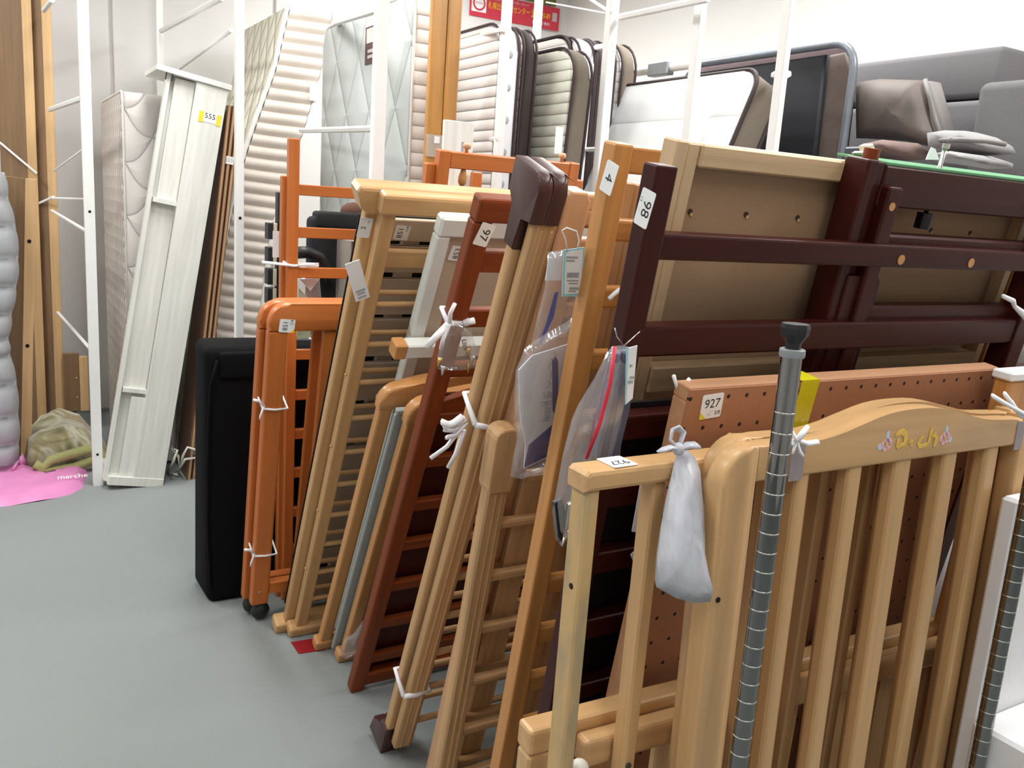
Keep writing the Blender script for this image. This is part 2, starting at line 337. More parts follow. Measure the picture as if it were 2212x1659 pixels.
rz = [p.z(858, y, .015) for y in (657, 742, 822)]; st_ = (rz[0]-rz[2])/2; zs = [rz[0]-st_*k for k in range(15) if rz[0]-st_*k > .1]
dowel_side(p, L-.02, BW-.03, .038, zs, 'beige')
p.box('top_rail', -.010, BW-.02, L-.052, L, -.012, .036, W('beige','x'), .008, 2); p.box('bottom_rail', -.022, BW-.03, .0, .04, -.012, .04, W('beige','x'), .01, 2)
for i, z in enumerate(zs[::2]): obj('pin', ball_bm((-.003, .012, z+.03), .004, u=8, v=6), W('pink'), p.root, True)
q = p.P(776, 607, -.008)
bm = bbox(-.018, .018, -.001, .001, -.056, .056, 0); bmesh.ops.rotate(bm, cent=(0,0,0), matrix=Matrix.Rotation(math.radians(-24),3,'Y'), verts=bm.verts); bmesh.ops.translate(bm, vec=q+Vector((-.004,0,0)), verts=bm.verts)
tg = obj('price_tag', bm, PAPER, p.root)
for k, (dx, dz, ww) in enumerate(((-.002,-.025,.024),(-.004,-.033,.018),(-.002,-.043,.02))):
    bm = bbox(-ww/2, ww/2, -.0025, -.0015, -.0022, .0022, 0); bmesh.ops.rotate(bm, cent=(0,0,0), matrix=Matrix.Rotation(math.radians(-24),3,'Y'), verts=bm.verts)
    bmesh.ops.translate(bm, vec=q+Vector((-.004-dz*.45, 0, dz)), verts=bm.verts); obj('printed_line', bm, GINK, tg)
# ---- slatted mattress board behind the beige pair (sticker 851)
p = Pan('bed_base_board', 'grey beige slotted bed base board with 851 sticker, seen between beige dowels', 'bed base', .795, 2.652, 24.6, 0, GIN)
GB = plain('grey_board', (190,172,150), .7, noise=.04, scale=60)
z = p.z(900, 476, 0); i = 0
ys = [(476,522),(533,590),(604,680),(690,768),(782,860),(870,945),(955,1065),(1075,1150),(1160,1190),(1202,1265),(1275,1306)]
p.box('slot_shade_sheet', -.02, .66, .05, p.z(880,480), .031, .034, plain('dark_panel', (24,22,24), .6), 0)  # added dark sheet, its colour stands in for the shade inside the slots
for (a, b) in ys: p.box('board_slat', -.02, .66, p.z(880, b), p.z(880, a), 0, .014, GB, .002)
for xx in (.1, .55): p.box('batten', xx, xx+.05, .06, p.z(880,476)-.01, .014, .03, GB)
p.sticker(868, 503, .040, .040, '851', 86, -.0005, sub=[('1/4', .3, .3, -.3, INK)], corner=False)
# ---- red paper sheet on the carpet under the beige cot
a = fl(652, 1412); pr = [fl(628,1388), fl(680,1380), fl(702,1405), fl(645,1413)]
tag(obj('paper_sheet', prism([(v.x, v.y) for v in pr], .0005, .002, 'z'), plain('red_paper', (150,10,28), .6)), 'red paper sheet on the carpet below the beige cot sides', 'paper')
# ---- frame wrapped in white paper (853)
p = Pan('wrapped_bed_end', 'light frame wrapped in torn white paper with 853 sticker', 'bed frame', .86, 2.50, 25.8, 0, GIN)
WR, t_, b_ = newmat('torn_white_wrap')
tc = nd(t_,'ShaderNodeTexCoord'); n = nd(t_,'ShaderNodeTexNoise'); n.inputs['Scale'].default_value = 9; n.inputs['Detail'].default_value = 3; t_.links.new(tc.outputs['Object'], n.inputs['Vector'])
cr = nd(t_,'ShaderNodeValToRGB'); cr.color_ramp.interpolation = 'CONSTANT'; cr.color_ramp.elements[0].color = lin((226,228,222)); cr.color_ramp.elements[1].position = .62; cr.color_ramp.elements[1].color = lin((188,182,174)); t_.links.new(n.outputs[0], cr.inputs[0]); t_.links.new(cr.outputs[0], b_.inputs['Base Color']); b_.inputs['Roughness'].default_value = .35
xl = p.x(948,500); xw = .036; zt = p.z(960,470)
p.box('post', xl, xl+xw, .02, zt-.051, 0, .032, WR, .004); p.box('post', xl+.56, xl+.56+xw, .02, zt-.051, 0, .032, WR, .004)
p.box('top_rail', xl, xl+.6, zt-.052, zt, -.002, .034, WR, .006); p.box('panel', xl+xw, xl+.56, zt-.38, zt-.05, .012, .02, GB, .001)
p.box('panel', xl+xw, xl+.56, .05, zt-.62, .012, .02, plain('dark_panel', (24,22,24), .6), .001)
p.box('panel', xl+xw, xl+.56, zt-.58, zt-.40, .012, .02, GB, .001)
p.sticker(990, 548, .040, .046, '853', 84, .011, sub=[('2/4', .3, .3, -.3, INK)])
zz = p.z(860, 755, -.03); xa = p.x(849, 755, -.03)
cb = p.box('wrapped_crossbar', xa+.03, xa+.34, zz-.02, zz+.02, -.045, -.005, WR, .004); p.box('bare_bar_end', xa, xa+.032, zz-.021, zz+.021, -.046, -.004, W('tan','x'), .003)
# ---- tan round-topped cot ends
def round_end(X, Y, lean, label, zt, arch, stripe=None):
    p = Pan('cot_end_panel', label, 'cot panel', X, Y, lean, 0, GIN)
    Wd = .58; sw = .036
    n = 10; top = [(Wd*(.09+.82*(1-i/n)), zt+arch*math.sin(math.pi*(1-i/n))) for i in range(n+1)]
    pts = [(0, zt-.075), (Wd, zt-.075)]+arc(Wd-.05, zt-.05, .05, 0, 80, 4)+top[1:-1]+arc(.05, zt-.05, .05, 100, 180, 4)
    p.poly('top_board', pts, -.002, .034, W('tan','x'), .009, 3, smooth=True)
    p.box('post', .004, .004+sw, .02, zt-.07, 0, .03, W('tan'), .006, 2); p.box('post', Wd-sw, Wd, .02, zt-.07, 0, .03, W('tan'), .006, 2)
    p.box('bottom_rail', -.01, Wd, .0, .04, -.006, .036, W('tan','x'), .008, 2)
    for k in range(5): p.box('slat', .11+k*.085, .14+k*.085, .03, zt-.07, .01, .024, W('tan'), .003)
    return p
pr_ = round_end(.812, 2.425, 26.3, 'tan round topped cot end panel, rear one of two beside the wrapped frame', 1.045, .03)
g = Pan('plastic_board', 'thin blue grey board edge held between two tan cot ends', 'board', .838, 2.375, 26.3, 0, GIN); g.box('sheet', 0, .5, .03, .97, 0, .014, plain('blue_grey_board', (150,158,158), .5), .003)
g.box('edge_strip', .002, .5, .97, .985, -.001, .015, plain('blue_grey_board', (150,158,158), .5), .002)
pr2 = round_end(.852, 2.33, 26.0, 'tan round topped cot end panel, front one of two behind the red brown frame', 1.02, .03)
bm = puff_bm([pr2.P(x,y,-.03) for x,y in ((733,1410),(745,1380),(775,1365),(785,1340),(790,1372),(768,1412),(745,1425))], pr2.P(760,1390,-.03), (0,.012,0), .2)
tag(obj('plastic_scrap', bm, film('clear_film'), pr2.root, True), 'clear film scrap'); del bm
# ---- red brown frame (97)
p = Pan('bed_headboard', 'red brown ladder frame with 97 sticker and white string bow', 'headboard', .820, 2.150, 23.9, 0, GIN); L = 1.535; sw = .043; RWd = .60
p.box('post', 0, sw, .0, L-.049, 0, .036, W('redbrown'), .006, 2); p.box('post', RWd-sw, RWd, .0, L-.049, 0, .036, W('redbrown'), .006, 2)
p.box('top_rail', 0, RWd, L-.05, L+.002, -.001, .037, W('redbrown','x'), .006, 2)
for y, h in ((566,.05),(690,.045),(802,.036),(903,.032),(1003,.034),(1095,.034),(1177,.034),(1261,.034),(1336,.034),(1404,.034)):
    zz = p.z(1000 if y < 1000 else 900, y, .006); p.box('slat', sw-.004, RWd-sw+.004, zz-h/2, zz+h/2, .006, .026, W('redbrown','x'), .003)
p.box('bottom_rail', sw-.004, RWd-sw+.004, .02, .07, .002, .032, W('redbrown','x'), .004)
q = p.z(980, 850, .03); p.box('backing_board', sw, RWd-sw, .06, q, .030, .038, W('deepred'), .001)
n = 12; pts = [(sw, q-.05), (RWd-sw, q-.05)] + [(RWd-sw-(RWd-2*sw)*i/n, q-.01+.055*math.sin(math.pi*i/n)) for i in range(n+1)]
p.poly('arched_board', pts, .012, .03, W('redbrown','x'), .004)
p.sticker(1046, 507, .050, .033, '97', -102, -.001, label='white paper sticker printed 97')
zz = p.z(985, 695); p.tie(zz, 0, sw, 0, .036, [[(.0,-.004,zz),(-.01,-.014,zz+.03),(-.004,-.012,zz+.052)], [(0,-.004,zz),(-.03,-.02,zz-.02),(-.048,-.02,zz-.05)], [(0,-.005,zz),(-.014,-.02,zz-.03),(-.012,-.018,zz-.055)], [(sw,-.004,zz),(.03,-.012,zz+.004),(sw+.01,-.012,zz+.01)]], r=.006)
# bag of brass screws hanging from the red brown frame
b0 = p.P(1010, 720, -.012); fr = empty('screw_bag', p.M @ b0, 'small clear bag of brass and steel screws tied to red brown frame', 'bag')
out = [p.M @ p.P(x, y, -.014) for x, y in ((962,700),(985,690),(1018,712),(1028,750),(1030,795),(1000,800),(965,800),(946,798),(944,775),(952,735))]
I_ = Matrix.Translation(-(p.M @ b0)); obj('bag_film', puff_bm([I_ @ v for v in out], I_ @ (p.M @ p.P(987,760,-.014)), p.M.to_3x3() @ Vector((0,.012,0)), .1), film('clear_film'), fr, True)
BR = plain('brass', (200,170,90), .25, metal=1)
for k, (x, y) in enumerate(((952,772),(958,790),(1010,752),(1022,768),(1013,785),(1003,735))):
    c = I_ @ (p.M @ p.P(x, y, -.014)); obj('screw', tube_bm([c, c+Vector((.004*(k % 3-1), .003, -.022))], .003, 7, rs=[.006,.0025]), BR if k % 2 == 0 else STEEL, fr, True)
# ---- pale pine cot sides tied in a bundle, with dark brown end shoes
SHOE = plain('dark_brown_plastic', (72,44,42), .35, noise=.06)
def shoe(p, x0, x1, z, up):
    pr = [(0,0),(.0,-.13)] if up else None
    out = [(.0,-.115),(.036,-.115),(.036,-.04),(.062,-.02),(.066,.036),(-.01,.036)]+arc(-.006, .006, .03, 90, 180, 6)+[(-.036,-.052),(.0,-.052)]
    if not up: out = [(a, -b) for a, b in [(.0,-.06),(.036,-.06),(.036,-.045),(.075,-.025),(.085,.03),(.0,.03)]]
    out = [(a, b+z) for a, b in out]
    return obj('end_shoe', prism(out, x0, x1, 'x', .003), SHOE, p.root, True, True)
p = Pan('cot_side_panel', 'pale pine cot side with dark brown curved end shoes, rear one of tied pair', 'cot panel', .800, 1.858, 20.6, 0, GIN); L = 1.44; PW = .58
rz = [p.z(975, y, .015) for y in (1128, 1205, 1283, 1358)]; s_ = (rz[0]-rz[3])/3
zs = [rz[0]+s_*k for k in range(-7, 9) if .08 < rz[0]+s_*k < L-.08]
dowel_side(p, L, PW, .05, zs, 'pine', .028, .0085)
u = p.x(1098, 420, -.012)
shoe(p, -.002, .027, L+.085, True); shoe(p, .028, .058, L+.085, True); shoe(p, -.006, .024, .03, False); shoe(p, .025, .056, .03, False)
p = Pan('cot_side_panel', 'pale pine cot side with square cut post, front one of tied pair', 'cot panel', .812, 1.825, 20.6, 0, GIN); L = 1.462
rz = [p.z(985, y, .015) for y in (1160, 1240, 1323, 1398)]; s_ = (rz[0]-rz[3])/3
zs = [rz[0]+s_*k for k in range(-7, 9) if .05 < rz[0]+s_*k < L-.06]
dowel_side(p, L, PW, .05, zs, 'pine', .026, .0085)
for xx in (.014, .034): p.box('moulded_bead', xx, xx+.006, .04, L-.012, -.003, .004, W('pine'), .002)
zz = p.z(1040, 915); tl = lambda pts: [p.P(x, y, -.012-.004*i) for i, (x, y) in enumerate(pts)]
p.tie(zz, -.012, .05, 0, .062, [tl(q) for q in (((1005,905),(975,920),(955,912)), ((1008,912),(985,940),(965,945)), ((1005,915),(965,965),(930,990)), ((1003,930),(985,980),(968,1010)), ((1004,908),(982,930),(962,928)), ((1000,900),(980,915),(958,922)))], r=.006, sag=.03)
zz = p.z(880, 1500); p.tie(zz, -.012, .05, 0, .062, (), r=.006, sag=.02)
# pinkish beech frame behind
p = Pan('bed_end', 'pinkish beech frame with chamfered post top behind pale pine posts', 'bed frame', .88, 1.69, 15.5, 0, GIN)
xl = p.x(1212, 470); zt = p.z(1230, 414)
p.poly('post', [(xl, .0), (xl+.056, 0), (xl+.056, zt-.015), (xl+.045, zt), (xl+.012, zt), (xl, zt-.015)], 0, .045, W('pink'), .004)
p.box('post', xl+.5, xl+.545, 0, zt, 0, .045, W('pink')); 
for k, y in enumerate((437, 470, 535, 612, 672, 740, 860)):
    zz = p.z(1240, y, .01); p.box('rail', xl+.05, xl+.5, zz-.016, zz+.016, .01, .034, W('pink','x'), .005, 2)
p.box('panel', xl+.05, xl+.5, p.z(1240, 900), p.z(1240, 545), .036, .044, plain('pale_board', (208,196,182), .7), .001)
# ---- pine cot end with rounded block top
p = Pan('cot_end_panel', 'pale pine post panel with rounded block top beside the plastic leaflet bag', 'cot panel', .815, 1.585, 11.4, 0, GIN); L = 1.0; sw = .05
x0 = p.x(993, 1400)
pts = [(x0+.0, L-.13)]+[(x0+.004, L-.14),(x0+.052, L-.14)]+[(x0+.056, L-.12)]+arc(x0+.031, L-.025, .025, 0, 90, 4)+arc(x0+.02, L-.022, .022, 90, 180, 4)
p.poly('post_head', pts, -.006, .04, W('pine'), .004); p.box('post', x0+.004, x0+.05, 0, L-.135, 0, .034, W('pine'), .004)
p.box('post', x0+.056, x0+.072, 0, L-.16, .036, .06, W('pine')); p.box('moulded_bead', x0+.02, x0+.026, .02, L-.14, -.003, .003, W('pine'), .002); p.box('moulded_bead', x0+.034, x0+.040, .02, L-.14, -.003, .003, W('pine'), .002)
for pair in ((1105,1122),(1213,1231),(1318,1338),(1423,1443),(1523,1542),(1612,1634)):
    for k, y in enumerate(pair):
        zz = p.z(1115, y, .02+.03*(1-k)); p.box('rung', x0+.045, .50, zz-.012, zz+.008, .008+.036*(1-k), .030+.036*(1-k), W('pine','x'), .006, 2)
p.box('top_rail', x0+.05, .52, L-.06, L-.002, .002, .034, W('pine','x'), .005)
p.box('post', .5, .54, 0, L, 0, .034, W('pine'), .004)
q = Pan('pine_board', 'greyed pine board leaning between the round topped post and honey pine ladder', 'board', .9, 1.66, 15, 0, GIN)
a = q.x(1098,1180); q.box('plank', a, a+.06, .02, q.z(1150,1030), 0, .02, W('pine'), .003); q.box('end_band', a-.001, a+.061, q.z(1150,1040)-.0, q.z(1150,1030)+.001, -.001, .021, W('pine'), .002)
# ---- honey pine ladder (4)
p = Pan('bunk_ladder', 'tall honey pine ladder frame with sticker 4 on its post', 'ladder', .812, 1.372, 10.0, 0, GIN); L = 1.523; sw = .036
x0 = p.x(1085, 1620)
p.box('post', x0, x0+sw, 0, L, 0, .034, W('honey'), .004, 2); p.box('post', x0+.52, x0+.52+sw, 0, L, 0, .034, W('honey'), .004, 2)
p.box('top_rail', x0+sw, x0+.52, L-.045, L-.003, .006, .03, W('honey','x'), .004, 2)
z5 = [p.z(1345, 500, .006), p.z(1300, 645, .006)]; s_ = z5[0]-z5[1]
for k in range(10):
    zz = z5[0]-s_*k
    if zz > .05: p.box('rung', x0+sw-.004, x0+.524, zz-.018, zz+.018, .006, .028, W('honey','x'), .005, 2)
p.sticker(1316, 384, .048, .032, '4', -100, x0-.0006, face='left')
zz = z5[1]+.02; obj('string_knot', tube_bm([(x0+sw+.02,-.008,zz),(x0+sw+.006,-.014,zz-.006),(x0+sw-.004,-.016,zz-.014)], .004, 6), STRING, p.root, True)
# ---- second ash headboard, behind the honey ladder
def ash_head(X, Y, lean, label, wd, zt, zb, right_post=True):
    p = Pan('bed_headboard', label, 'headboard', X, Y, lean, 0, GIN)
    p.box('stile', 0, .022, .0, zt, 0, .036, W('ash'), .003); p.box('stile', .023, .048, .0, zt-.002, .004, .034, W('ash'), .003)
    p.box('top_rail', .048, wd-.048, zt-.036, zt-.002, .0, .034, W('ash','x'), .003)
    p.box('back_panel', .04, wd-.04, zb, zt-.03, .026, .032, W('fibre'), .001)
    p.box('bottom_rail', .048, wd-.048, zb-.045, zb, .0, .034, W('ash','x'), .003)
    p.box('stile', wd-.048, wd-.023, .0, zt-.002, .004, .034, W('ash'), .003); p.box('stile', wd-.022, wd+.012, .0, zt, 0, .036, W('honey' if right_post else 'ash'), .003)
    return p
ash_head(.900, 1.44, 10.2, 'pale ash headboard with brown board, rear one half hidden behind honey ladder', .6, 1.47, .5)
zt_ = 1.530
p = Pan('tmp', None, None, .845, 1.275, 10.6); zb_ = p.z(1500, 790, 0); bpy.data.objects.remove(p.root)
p = ash_head(.845, 1.275, 10.6, 'large pale ash headboard with tan fibreboard panel and screw holes', .96, zt_, zb_)
for (x, y) in ((1490,457),(1611,463),(1722,470),(2010,497),(2095,503)):
    q = p.P(x, y, .026); obj('screw_hole', tube_bm([(q.x,.0245,q.z),(q.x,.028,q.z)], .0045, 10), plain('hole_dark', (70,50,34), .9), p.root)
    obj('hole_rim', tube_bm([(q.x+.003,.0240,q.z-.004),(q.x+.003,.0285,q.z-.004)], .003, 8), W('ash'), p.root)
# ---- mahogany frame 2 with green felt top rail
MW = plain('green_felt', (98,152,110), .9, noise=.05, scale=200)
p = Pan('bed_headboard', 'dark mahogany frame with green felt on top rail and a bolt', 'headboard', 1.27, 1.185, 9.0, 0, GIN)
xl = p.x(1876, 360, 0); zt = p.z(1885, 345, 0); wd = .75
p.box('post', xl, xl+.026, 0, zt, .0, .05, W('maho'), .004, 2); p.box('post', xl+.027, xl+.05, 0, zt-.002, .006, .05, W('maho'), .004, 2); obj('dowel_end', tube_bm([(xl+.036,.03,zt-.004),(xl+.036,.03,zt+.016)], .013, 12), W('redbrown'), p.root, True, True)
p.box('top_rail', xl+.05, xl+wd, zt-.072, zt-.006, .004, .04, W('maho','x'), .003); p.box('felt_strip', xl+.05, xl+wd, zt-.006, zt-.001, .006, .11, MW, .001)
q = p.x(1905, 410, 0); p.box('inner_leg', xl+.052, xl+.086, 0, p.z(1930, 403, 0), -.012, .03, W('maho'), .004, 2)
hq = p.P(1928, 447, -.012); obj('peg_hole', tube_bm([(hq.x-.002,-.0135,hq.z),(hq.x-.002,-.005,hq.z)], .007, 12), W('tan'), p.root)
p.poly('rounded_board', [(xl+.02,.1),(xl+.105,.1)]+arc(xl+.09, p.z(1920,590,.0)-.02, .015, 0, 90, 4)+[(xl+.02, p.z(1920,590,.0)-.005)], -.004, .02, W('maho'), .003)
for y, h in ((530,.03),(684,.04),(830,.04)):
    zz = p.z(1990, y, 0); p.box('rail', xl+.06, xl+wd, zz-h/2, zz+h/2, .0, .03, W('maho','x'), .004)
p.box('post', xl+wd, xl+wd+.05, 0, zt, 0, .05, W('maho'), .004)
q = p.P(2033, 350, .02); bt = obj('bolt', tube_bm([(q.x,.02,zt-.1),(q.x,.02,zt+.032)], .004, 10), STEEL, p.root, True); obj('bolt_head', tube_bm([(q.x,.02,zt+.032),(q.x,.02,zt+.04)], .0065, 10), STEEL, bt); obj('nut', tube_bm([(q.x,.02,zt-.105),(q.x,.02,zt-.078)], .014, 12), plain('gunmetal', (60,56,58), .3, metal=1), bt, True, True)
# ---- mahogany bed headboard 1 (98)
p = Pan('bed_headboard', 'dark mahogany headboard with open rails and 98 sticker on left post', 'headboard', .775, 1.172, 9.4, 0, GIN); L = 1.482
x0 = p.x(1420, 365, 0); sw = .036
p.box('post', x0, x0+sw, 0, L, 0, .032, W('maho'), .003, 2); xr = p.x(2160, 815, 0); p.box('post', xr, xr+.045, 0, L, 0, .045, W('maho'), .003, 2)
for (ya, yb, xx) in ((512,567,1560),(703,766,1560),(893,945,1440),(1052,1098,1330),(1195,1238,1310),(1340,1380,1280),(1475,1505,1280)):
    za, zb = p.z(xx, ya, .004), p.z(xx, yb, .004); p.box('rail', x0+sw-.004, xr+.004, zb, za, .004, .034, W('maho','x'), .004, 2)
for (x, y) in ((1946,561),(2097,568)):
    q = p.P(x, y, .004); obj('plug', tube_bm([(q.x,.0025,q.z),(q.x,.010,q.z)], .0085, 14), W('tan'), p.root)
for k in range(3): p.box('upright_slat', x0+.18+k*.24, x0+.21+k*.24, p.z(1300,1490,.02), p.z(1440,905,.02), .012, .026, W('maho'), .003)
p.box('backing_board', x0+.03, xr+.01, .06, p.z(1400, 870, .03), .036, .042, plain('black_board', (22,13,13), .6), .001)
p.sticker(1393, 450, .050, .030, '98', -98, x0-.0006, face='left', sub=[('1/2', .2, -.2, -.36, INK), ('----', .14, .1, -.3, GINK)])
q = p.P(2170, 655, 0); obj('string_tie', tube_bm([q+Vector((-.05,-.02,.02)), q+Vector((-.02,-.025,.012)), q+Vector((.0,-.02,.0)), q+Vector((.05,-.02,-.02)), q+Vector((.1,-.02,-.045))], .006, 8, rs=[.004,.005,.004,.008,.008]), STRING, p.root, True)
DARK1 = p
a, b = p.P(1338, 940, .034), p.P(1326, 1058, .034); obj('yellow_strap', prism([(a.x-.005,a.z),(a.x+.005,a.z),(b.x+.005,b.z),(b.x-.005,b.z)], .0335, .0355, 'y'), plain('yellow_tape', (235,215,60), .5), p.root)
# ---- pegboard
p = Pan('pegboard_panel', 'brown perforated hardboard panel with 927 sticker and yellow tape', 'board', .842, 1.097, 9.4, 0, GIN)
x0 = p.x(1490, 850, 0); x1 = p.x(2156, 816, 0); zt = p.z(1492, 842, 0); zb = .30
PEG, t_, b_ = newmat('pegboard_face')
tc = nd(t_,'ShaderNodeTexCoord'); sp = nd(t_,'ShaderNodeSeparateXYZ'); t_.links.new(tc.outputs['Object'], sp.inputs[0])
def M_(op, a, b=None):
    q = nd(t_, 'ShaderNodeMath', operation=op)
    for i, v in enumerate((a, b)):
        if v is None: continue
        if isinstance(v, (int, float)): q.inputs[i].default_value = v
        else: t_.links.new(v, q.inputs[i])
    return q.outputs[0]
def cell(o, off, pitch): return M_('MULTIPLY', M_('SUBTRACT', M_('FRACT', M_('DIVIDE', M_('ADD', o, off), pitch)), .5), pitch)
cu_, cv_ = cell(sp.outputs[0], -x0+1.0, .0365), cell(sp.outputs[2], -zt+2.0+.012, .047)
dd = M_('SQRT', M_('ADD', M_('MULTIPLY', cu_, cu_), M_('MULTIPLY', cv_, cv_))); hole = M_('LESS_THAN', dd, .0034)
n = nd(t_,'ShaderNodeTexNoise'); n.inputs['Scale'].default_value = 90; t_.links.new(tc.outputs['Object'], n.inputs['Vector'])
mx = nd(t_,'ShaderNodeMixRGB'); mx.inputs[1].default_value = lin((160,108,76)); mx.inputs[2].default_value = lin((176,122,88)); t_.links.new(n.outputs[0], mx.inputs[0])
m2 = nd(t_,'ShaderNodeMixRGB'); m2.inputs[2].default_value = lin((32,18,14)); t_.links.new(mx.outputs[0], m2.inputs[1]); t_.links.new(hole, m2.inputs[0]); t_.links.new(m2.outputs[0], b_.inputs['Base Color']); b_.inputs['Roughness'].default_value = .6
p.box('perforated_face', x0+.001, x1-.001, zb, zt-.001, 0, .004, PEG, 0)
PE = wood('hardboard_edge', (190,140,102), 'x', .9, .6)
p.box('frame_strip', x0, x1, zt-.02, zt+.002, .004, .034, PE, .002); p.box('frame_strip', x0, x0+.02, zb, zt-.02, .004, .034, PE, .002); p.box('frame_strip', x1-.02, x1, zb, zt-.02, .004, .034, PE, .002); p.box('frame_strip', x0, x1, zb-.02, zb, .004, .034, PE, .002)
p.sticker(1537, 877, .040, .038, '927', 4, -.0005, sub=[('----', .14, 0, -.22, GINK), ('ITI', .16, -.1, -.36, GINK), ('3/8', .24, .3, -.3, INK)], corner=True)
a, b = p.x(1722, 860), p.x(1762, 850); YT = film('yellow_tape_film', (235,225,40), .75, .12)
p.box('yellow_tape', a, b, zt-.30, zt+.004, -.0012, -.0004, YT, 0); p.box('yellow_tape', a, b, zt+.0025, zt+.0035, -.001, .036, YT, 0)
q = p.P(1456, 828, .03); obj('string_knot', tube_bm([q+Vector((-.004,0,.012)), q+Vector((.01,0,-.012)), q+Vector((.028,0,.006))], .003, 6), STRING, p.root, True)
# ---- low cot frame with stepped rail near the floor
p = Pan('cot_base_frame', 'low light cot frame with stepped double rail near the floor', 'cot panel', .64, .95, 2, -2, GIN); zz = p.z(1145, 1583, 0); xl = p.x(1146, 1590, 0)
xr = p.x(2045, 1352, 0)
p.box('upper_rail', xl, xr, zz-.042, zz, 0, .038, W('crib','x'), .006, 2); p.box('front_rail', xl+.075, xr-.01, zz-.062, zz-.016, -.032, -.001, W('crib','x'), .008, 3)
p.box('leg', xl+.001, xl+.04, 0, zz-.043, .0, .036, W('crib'), .004); p.box('leg', xr-.042, xr-.002, 0, zz-.043, 0, .036, W('crib'), .004)
for k, (x, wv) in enumerate(((1262,.055),(1412,.045),(1500,.05),(1640,.075),(1790,.075),(1870,.05),(1960,.04))):
    a = p.x(x, 1620, .012); p.box('plank', a, a+wv, .04, zz-.05, .006, .022, W('crib'), .003)
q = p.P(1308, 1625, -.03); bm = bbox(-.016,.016,-.001,.001,-.008,.008,0); bmesh.ops.rotate(bm, cent=(0,0,0), matrix=Matrix.Rotation(.7,3,'Y'), verts=bm.verts); bmesh.ops.translate(bm, vec=(q.x, .004, q.z), verts=bm.verts); obj('steel_bracket', bm, STEEL, p.root)
bm = ball_bm((p.x(1252,1655,-.05), -.05, p.z(1252,1660,-.05)), .014); obj('cream_cap', bm, plain('cream_plastic', (240,236,222), .4), p.root, True)
# ---- light crib side with 927 on the top rail
p = Pan('cot_side_panel', 'light wood cot side with 927 sticker on rail and scuffed square posts', 'cot panel', .635, .862, .6, 0, GIN)
zt = p.z(1272, 1017, 0); x0 = p.x(1271, 1030, 0); WD = .74
p.poly('top_rail', [(x0-.006, zt-.028),(x0+WD, zt-.028),(x0+WD, zt),(x0, zt),(x0-.006, zt-.006)], -.006, .04, W('crib','x'), .006, 2)
SCUF, t_, b_ = newmat('scuffed_wood')
src = W('crib'); tc = nd(t_,'ShaderNodeTexCoord'); mp = nd(t_,'ShaderNodeMapping'); mp.inputs['Scale'].default_value = (30,30,9); n = nd(t_,'ShaderNodeTexNoise'); n.inputs['Scale'].default_value = 1; n.inputs['Detail'].default_value = 5
t_.links.new(tc.outputs['Object'], mp.inputs[0]); t_.links.new(mp.outputs[0], n.inputs['Vector']); cr = nd(t_,'ShaderNodeValToRGB'); cr.color_ramp.elements[0].position = .36; cr.color_ramp.elements[0].color = lin((178,156,120)); cr.color_ramp.elements[1].position = .56; cr.color_ramp.elements[1].color = lin((208,172,118))
t_.links.new(n.outputs[0], cr.inputs[0]); t_.links.new(cr.outputs[0], b_.inputs['Base Color']); b_.inputs['Roughness'].default_value = .5
xs = [(1271,1298,1060),(1414,1444,1060)]
a0, a1 = x0, p.x(1298,1060,0); b0_, b1 = p.x(1414,1060,.0), p.x(1444,1060,0); stp = b0_-a0
for k in range(6):
    s = a0+stp*k; wv = (a1-a0)
    if k == 0: p.box('post', s, s+wv, 0, zt-.027, 0, .036, SCUF, .003)
    elif s < x0+WD-.03: p.box('slat', s, s+wv, .03, zt-.027, .002, .032, W('crib'), .003)
p.box('bottom_rail', x0, x0+WD, .0, .05, -.004, .038, W('crib','x'), .005)
for (x, y, f_) in ((1234,1266,'l'),(1358,1655,'f')):
    if f_ == 'l':
        a = p.I @ CAM; r = p.I.to_3x3() @ ray(x, y); q = a + r*((x0-a.x)/r.x); obj('screw_hole', tube_bm([(x0-.0008,q.y,q.z),(x0+.004,q.y,q.z)], .0042, 10), plain('hole_black', (20,14,10), .9), p.root)
    else:
        q = p.P(x, y, 0); obj('screw_hole', tube_bm([(q.x,-.0008,q.z),(q.x,.004,q.z)], .0048, 10), plain('hole_grey', (70,66,58), .6), p.root)
p.sticker(1333, 998, .040, .040, '927', 182, zt+.0005, face='top', sub=[('ITI', .16, 0, -.34, GINK)], label='white paper sticker printed 927, upside down')
C927 = p; ZT927 = zt
